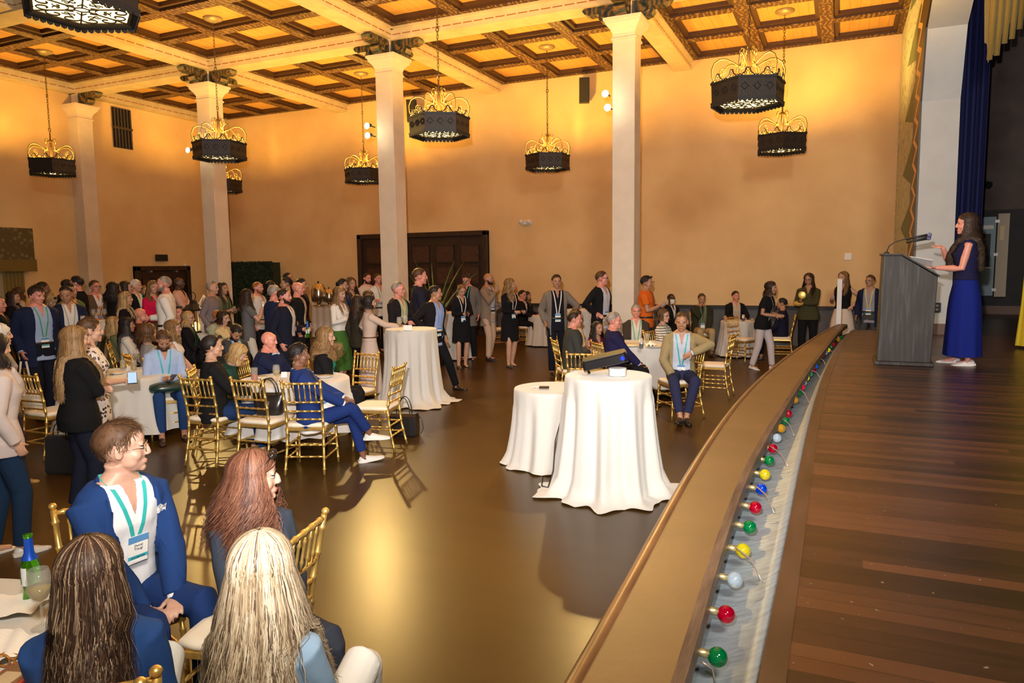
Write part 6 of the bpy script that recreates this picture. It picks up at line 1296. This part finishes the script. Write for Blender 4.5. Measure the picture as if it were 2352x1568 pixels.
# ---------------------------------------------------------------- things held, worn loose or put down
def H(k, s, off=(0, 0, 0)): v = CAST[k][s]; return (v.x+off[0], v.y+off[1], v.z+off[2])
def phone(loc, label, rz=0, tilt=-.5, m=None, s=1.0):
    t = thing('phone', label, 'phone', loc, rz); t.rotation_euler = (tilt, 0, rz)
    G().bb((-.036*s, -.004, -.072*s), (.036*s, .004, .072*s)).obj('case', PB, t, bev=.003)
    if m: G().bb((-.032*s, -.0055, -.066*s), (.032*s, -.004, .066*s)).obj('screen', m, t)
SCR = mat('lit_screen', (.3, .5, .8), .3, emit=(.25, .45, .8), es=.5)
def holdcan(k, s, label, c, c2=None): can(H(k, s, (0, 0, -.07)), label, c, c2)
holdcan('l6', 'L', 'silver blue drink can held by the man with the patterned lanyard', (.5, .55, .6), (.2, .35, .6))
holdcan('m3', 'R', 'white drink can raised by the woman in grey top', (.7, .68, .62))
def bottle(loc, label, s=1.0, rz=0):
    t = thing('beer_bottle', label, 'bottle', loc, rz); t.scale = (s, s, s)
    GB_ = mat('green_bottle_glass', (.10, .50, .02), .05, trans=.85)
    G().lathe([(.002, 0), (.030, 0), (.031, .01), (.0265, .045), (.031, .085), (.031, .125), (.024, .155), (.015, .18), (.0135, .235), (.0155, .237), (.0155, .245), (.012, .246)], n=28, cap=False).obj('bottle_glass', GB_, t, True)
    G().lathe([(.0265, .150+.006), (.0165, .178), (.0146, .22), (.0146, .232)], n=24, cap=False).obj('neck_foil', mat('blue_foil', (.01, .08, .55), .35, .3), t, True)
    g = G(); g.grid(lambda u, v: (.0318*math.cos(-2.6+u*1.5), .0318*math.sin(-2.6+u*1.5), .062+v*.055), 12, 1); g.obj('label', mat('bottle_label', (.8, .8, .84), .5), t, True, fixn=False)
    g = G()
    for k in range(6): g.grid(lambda u, v: (.0322*math.cos(-2.3+u*(.6+.3*(k % 2))), .0322*math.sin(-2.3+u*(.6+.3*(k % 2))), .070+k*.006+v*.0022), 6, 1)
    g.obj('label_text', mat('label_ink', (.25, .25, .35), .6), t, fixn=False)
    g = G(); g.grid(lambda u, v: (.0318*math.cos(-.75+u*.7), .0318*math.sin(-.75+u*.7), .066+v*.065), 8, 1); g.obj('front_label', mat('front_label', (.70, .74, .82), .5), t, True, fixn=False)
    return t
bottle(H('m7', 'L', (0, 0, -.12)), 'green beer bottle held by the bearded man in dark suit')
q = atz(76, 1378, .766); bottle(tuple(q), 'green beer bottle with blue neck foil on the near table', 1.02, -.9)
for k, s, l in (('m12', 'R', 'white cup held by the woman with green skirt'), ('m25', 'R', 'small glass at the lips of the bald bearded man'), ('m31', 'R', 'clear glass held by the man in orange polo'), ('r13', 'R', 'glass held by the woman in white skirt'), ('m2', 'R', 'glass of red wine held behind the purple-grey shirt man')):
    tumbler(H(k, s, (0, 0, -.045)), l, (.5, .05, .04) if k == 'm2' else (.85, .8, .7), .09, .03, .6, grp='drinks held by standing guests')
phone(H('s8', 'R', (.03, 0, .01)), 'phone in the hands of the man in light blue shirt', .2, -1.1)
phone(H('l2', 'R', (.02, -.01, .02)), 'large phone with lit screen held by the leopard dress woman', .9, -1.0, SCR, 1.1)
phone(H('m23', 'R', (0, -.02, .02)), 'phone in the hands of the woman in short black dress', .3, -1.0, None, .8)
phone(H('r8', 'R', (0, 0, .02)), 'phone held by the seated man in charcoal suit', 1.3, -1.0, None, 1)
phone(H('r6', 'R', (0, 0, .03)), 'orange-lit phone resting on the knee of the man in navy jacket', 1.0, -1.3, mat('warm_screen', (.6, .3, .05), .4), 1)
t = thing('gold_phone', 'round gold-backed phone held by the woman in olive blazer', 'phone', H('r12', 'R', (0, -.03, .08))); t.name = 'phone'
G().ell((0, 0, 0), (.075, .012, .075), 20, 10).obj('case', mat('gold_case', (.75, .55, .12), .3, .3), t, True)
t = thing('clutch_bag', 'orange-yellow sleeve-like pouch on the arm of the woman in olive blazer', 'pouch', H('r12', 'L', (0, -.02, -.02)))
G().ell((0, 0, 0), (.10, .04, .05), 16, 10).obj('pouch', mat('mustard_leather', (.5, .27, .04), .5), t, True); G().tube([(-.09, 0, .03), (0, 0, .06), (.09, 0, .03)], .006, 6).obj('strap', mat('mustard_leather', (.5, .27, .04), .5), t, True)
# bags
LB = mat('black_leather', (.010, .010, .011), .28, coat=.3)
q = atz(625, 950, .492); t = thing('handbag', 'glossy black leather handbag standing on a gold chair', 'handbag', (q[0]+.0, q[1]-.03, .493), .35)
G().loft([[(x*a, y*b, z) for x, y in [(math.copysign(abs(math.cos(t_))**.5, math.cos(t_)), math.copysign(abs(math.sin(t_))**.7, math.sin(t_))) for t_ in [2*PI*i/28 for i in range(28)]]] for a, b, z in ((.13, .07, 0), (.145, .08, .02), (.15, .075, .10), (.165, .045, .20), (.17, .02, .225))]).obj('bag_body', LB, t, True)
for s in (-1, 1): G().tube([(.09*math.cos(a), s*.03, .20+.17*math.sin(a)) for a in [PI*i/12 for i in range(13)]], .008, 8).obj('handle', LB, t, True)
G().bb((-.02, -.075, .10), (.02, -.068, .15)).obj('clasp', mat('steel', (.5, .5, .5), .3, .9), t)
q = atz(917, 1005, 0); t = thing('tote_bag', 'black rectangular bag standing on the floor beneath the empty chair', 'bag', (q[0]+.0, q[1]+.12, 0), .25)
G().loft([[(x*a, y*b, z) for x, y in ((-1, -1), (-.5, -1.1), (.5, -1.1), (1, -1), (1, 1), (.5, 1.1), (-.5, 1.1), (-1, 1))] for a, b, z in ((.15, .07, 0), (.16, .08, .02), (.16, .07, .24), (.15, .04, .27))]).obj('bag_body', LB, t)
for s in (-1, 1): G().tube([(.08*math.cos(a), s*.04, .26+.2*math.sin(a)) for a in [PI*i/12 for i in range(13)]], .006, 8).obj('handle', LB, t, True)
G().tube([(.15, .02, .26), (.21, .0, .2), (.23, 0, .1), (.20, 0, .03), (.17, 0, .008)], .004, 6).obj('strap', LB, t, True)
q = atz(72, 940, .3); CV = mat('canvas', (.62, .58, .50), .9, bump=.3, bscale=40); t = thing('canvas_tote', 'white canvas tote bag hanging from the back of a gold chair', 'bag', (q[0]+.02, q[1]-.06, .28), .5); t.name = 'tote_bag'
G().loft([[(x*a, y*b, z) for x, y in [(math.copysign(abs(math.cos(t_))**.6, math.cos(t_)), math.sin(t_)) for t_ in [2*PI*i/24 for i in range(24)]]] for a, b, z in ((.12, .03, -.07), (.17, .06, -.05), (.19, .07, .04), (.175, .05, .16), (.15, .025, .27))]).obj('bag_body', CV, t, True)
for s in (-1, 1):
    g = G(); 
    g.tube([(s*.09, 0, .26), (s*.055, -.005, .45), (s*.03, .0, .62)], .014, 6, flat=.25, up=(0, 1, 0)); g.obj('strap', CV, t, True)
pk = CAST['s8']; o = pk['M'] @ Vector((0, .34, .66)); t = thing('shoulder_bag', 'dark green leather bag on the lap of the man in light blue shirt', 'bag', tuple(o), pk['face'])
GL = mat('bottle_green_leather', (.012, .035, .032), .3, coat=.3)
G().loft([[(x, y*b, z*h+.0) for y, z in [(math.cos(t_), math.sin(t_)) for t_ in [2*PI*i/16 for i in range(16)]]] for x, b, h in ((-.22, .04, .02), (-.205, .09, .05), (-.1, .12, .065), (.1, .12, .065), (.205, .09, .05), (.22, .04, .02))]).obj('bag_body', GL, t, True)
G().tube([(-.2, .02, 0), (-.25, .03, -.12), (-.27, 0, -.3), (-.23, -.05, -.42), (-.19, -.1, -.2), (-.2, -.05, -.04)], .012, 6, flat=.3).obj('strap', GL, t, True)
pk = CAST['m3']; o = pk['M'] @ Vector((-.02, -.21, .80)); t = thing('shoulder_bag', 'black shoulder bag at the hip of the woman in white trousers', 'bag', tuple(o), pk['face']); G().ell((0, 0, 0), (.07, .09, .13), 14, 9).obj('bag_body', LB, t, True); G().tube([(0, .0, .1), (.03, .02, .35), (.05, .05, .6)], .008, 6).obj('strap', LB, t)
pk = CAST['m19']; 
for sx in (-.06, .08):
    g = G(); v = []
    for i in range(9): z = .10+.42*i/8; c = pk['cast'](sx, z, .008, .6); v += [tuple(c-pk['Mc'] @ V3(.011, 0, 0)), tuple(c+pk['Mc'] @ V3(.011, 0, 0))]
    g.add(v, [(2*i, 2*i+1, 2*i+3, 2*i+2) for i in range(8)]); g.obj('harness_strap', mat('brown_leather', (.12, .05, .02), .5), pk['root'], fixn=False)
G().loft([[pk['PEL']+p for p in ring(V3(0, 0, z), .150+i_, .112+i_, 28)] for z, i_ in ((.10, .0), (.101, .006), (.122, .006), (.123, 0))], closed=True).obj('harness_belt', mat('brown_leather', (.12, .05, .02), .5), pk['root'])
# grey coat over the chair of the dark-haired woman
pk = CAST['s5']; g = G(); g.grid(lambda u, v: ((u-.5)*.52*(1+.1*math.sin(v*7)), -.30-.05*math.sin(v*PI)+.02*math.sin(u*19), .98-.55*v+.05*(1-(2*u-1)**2)), 24, 14); cm = g.obj('grey_coat', fab((.06, .065, .045)), None, True, fixn=False); cm.modifiers.new('s', 'SOLIDIFY').thickness = .02
cm.location = pk['root'].location; cm.rotation_euler = (0, 0, pk['face']); tag(cm, 'grey-green coat draped over the chair of the dark-haired woman in white blouse', 'coat'); cm.name = 'coat'
# plate of food at far left
q = H('l7', 'R'); plate(q, 'plate of orange food held at the far left', .10)
# near table things
q = atz(-8, 1405, .766); g = G(); g.grid(lambda u, v: (.15*(u-.5)*2, .09*(v-.5)*2+.03*u, .012+.012*math.sin(u*9+v*5)**2), 16, 10); tag(g.obj('napkin', PAP, None, True, loc=tuple(q), rot=(0, 0, .5), fixn=False), 'folded white napkin on the near table beside the bottle', 'napkin')
q = atz(10, 1495, .766); g = G(); g.grid(lambda u, v: (.10*(u-.5)*2, .08*(v-.5)*2, .014+.016*math.sin(u*7+v*6)**2), 12, 10); tag(g.obj('napkin', PAP, None, True, loc=tuple(q), fixn=False), 'crumpled white napkin on the near table above the eyeglasses', 'napkin')
q = atz(28, 1518, .785); t = thing('eyeglasses', 'tortoiseshell eyeglasses folded on the near table', 'glasses', tuple(q), .25); TT_ = mat('tortoiseshell', (.45, .17, .02), .2, trans=.2)
for s in (-1, 1): G().tube([(s*.032+.024*math.cos(a), .0, .0+.019*math.sin(a)) for a in [2*PI*i/18 for i in range(18)]], .0035, 6, closed=True).obj('rim', TT_, t, True); G().tube([(s*.056, 0, .008), (s*.058, .03, .006), (-s*.03, .05, -.012)], .0025, 6).obj('temple', TT_, t, True)
G().tube([(-.009, 0, .006), (0, -.002, .009), (.009, 0, .006)], .003, 6).obj('bridge', TT_, t, True)
q = atz(25, 1560, .766); t = thing('phone', 'phone in brown and red case face down on the near table', 'phone', tuple(q), .3); G().bb((-.055, -.08, 0), (.055, .08, .010)).obj('case', mat('red_case', (.55, .06, .04), .5), t, bev=.004); G().bb((-.047, -.072, .010), (.047, .072, .0115)).obj('back', mat('brown_back', (.20, .10, .05), .5), t); G().bb((-.03, -.05, .0115), (.03, .02, .0125)).obj('sticker', mat('tan_sticker', (.5, .4, .25), .6), t)
q = atz(98, 1440, .766); wine(tuple(q), 'empty wine glass beside the green bottle on the near table')
# plate and cutlery balanced on the knee of the blonde in white trousers is beside the blue-suited man
pk = CAST['n1']
q = CAST['n3']['M'] @ Vector((.02, .37, .80)); t = thing('plate', 'white plate with fork on the lap of the streaked-hair woman', 'plate', tuple(q)); t.scale = (.8, .8, .8); G().lathe([(.05, 0), (.055, .004), (.085, .018), (.085, .021), (.05, .009), (.003, .009)], n=28, cap=False).obj('dish', mat('white_china', (.82, .8, .76), .25), t, True)
G().tube([(-.06, -.09, .02), (.08, -.09, .02)], .003, 6).obj('fork', mat('steel', (.5, .5, .5), .3, .9), t)
# badge lettering, pocket square and sleeves of the nearest guest
def word(txt, parent, M_, size, m, name='lettering'):
    c = bpy.data.curves.new('t', 'FONT'); c.body = txt; c.size = size; c.align_x = 'CENTER'; c.extrude = .0003; o = bpy.data.objects.new('t', c); C.objects.link(o); bpy.context.view_layer.update()
    me = bpy.data.meshes.new_from_object(o.evaluated_get(bpy.context.evaluated_depsgraph_get())); bpy.data.objects.remove(o); me.materials.clear(); me.materials.append(m)
    me.transform(M_); p = bpy.data.objects.new(name, me); C.objects.link(p); p.parent = parent; return p
B_ = pk['badge']; par = [c for c in pk['root'].children if c.name.startswith('lanyard')][0].children[0]
ex, ey = nrm(B_[1]-B_[0]), nrm(B_[0]-B_[3]); ez = nrm(np.cross(ex, ey)); INK = mat('badge_ink', (.03, .04, .06), .6); WI = mat('badge_white', (.85, .88, .9), .6)
def put(txt, u, size, m):
    c = (B_[0]+B_[1])/2*(1-u)+(B_[2]+B_[3])/2*u+ez*.003*(1 if (ez @ (pk['Mc'] @ V3(0, 1, 0))) > 0 else -1); e3 = ez if (ez @ (pk['Mc'] @ V3(0, 1, 0))) > 0 else -ez; e1 = ex if e3 is ez else -ex
    e1 = -ex if np.cross(-ex, ey) @ (pk['Mc'] @ V3(0, 1, 0)) > 0 else ex
    word(txt, par, Matrix(((e1[0], ey[0], e3[0], c[0]), (e1[1], ey[1], e3[1], c[1]), (e1[2], ey[2], e3[2], c[2]), (0, 0, 0, 1))), size, m)
put('Daniel', .40, .016, INK); put('Traugl', .52, .016, INK); put('EXHIBITOR', .815, .013, INK); put('SPONSOR', .97, .015, WI)
c = pk['cast'](-.125, .385, .008); g = G(); g.add([tuple(c+pk['Mc'] @ V3(*p)) for p in ((-.022, 0, -.01), (.022, 0, -.015), (.026, .004, .02), (.008, .006, .034), (-.006, .006, .022), (-.024, .004, .028))], [tuple(range(6))]); g.obj('pocket_square', mat('patterned_silk', (.6, .6, .6), .5, var=.9, scale=90), pk['jacket'], fixn=False)
print('N', len(bpy.data.objects))
q = atz(126, 1092, 0); t = thing('tote_bag', 'black flat bag standing on the floor behind the black cardigan woman', 'bag', (q[0], q[1]+.1, 0), .3)
G().loft([[(x*a, y*b, z) for x, y in ((-1, -1), (1, -1), (1, 1), (-1, 1))] for a, b, z in ((.15, .06, 0), (.16, .07, .03), (.15, .05, .36), (.14, .03, .38))]).obj('bag_body', mat('black_canvas', (.008, .008, .010), .9), t, bev=.01)
for s in (-1, 1): G().tube([(.07*math.cos(a), s*.03, .37+.14*math.sin(a)) for a in [PI*i/10 for i in range(11)]], .006, 6).obj('handle', mat('black_canvas', (.008, .008, .010), .9), t, True)
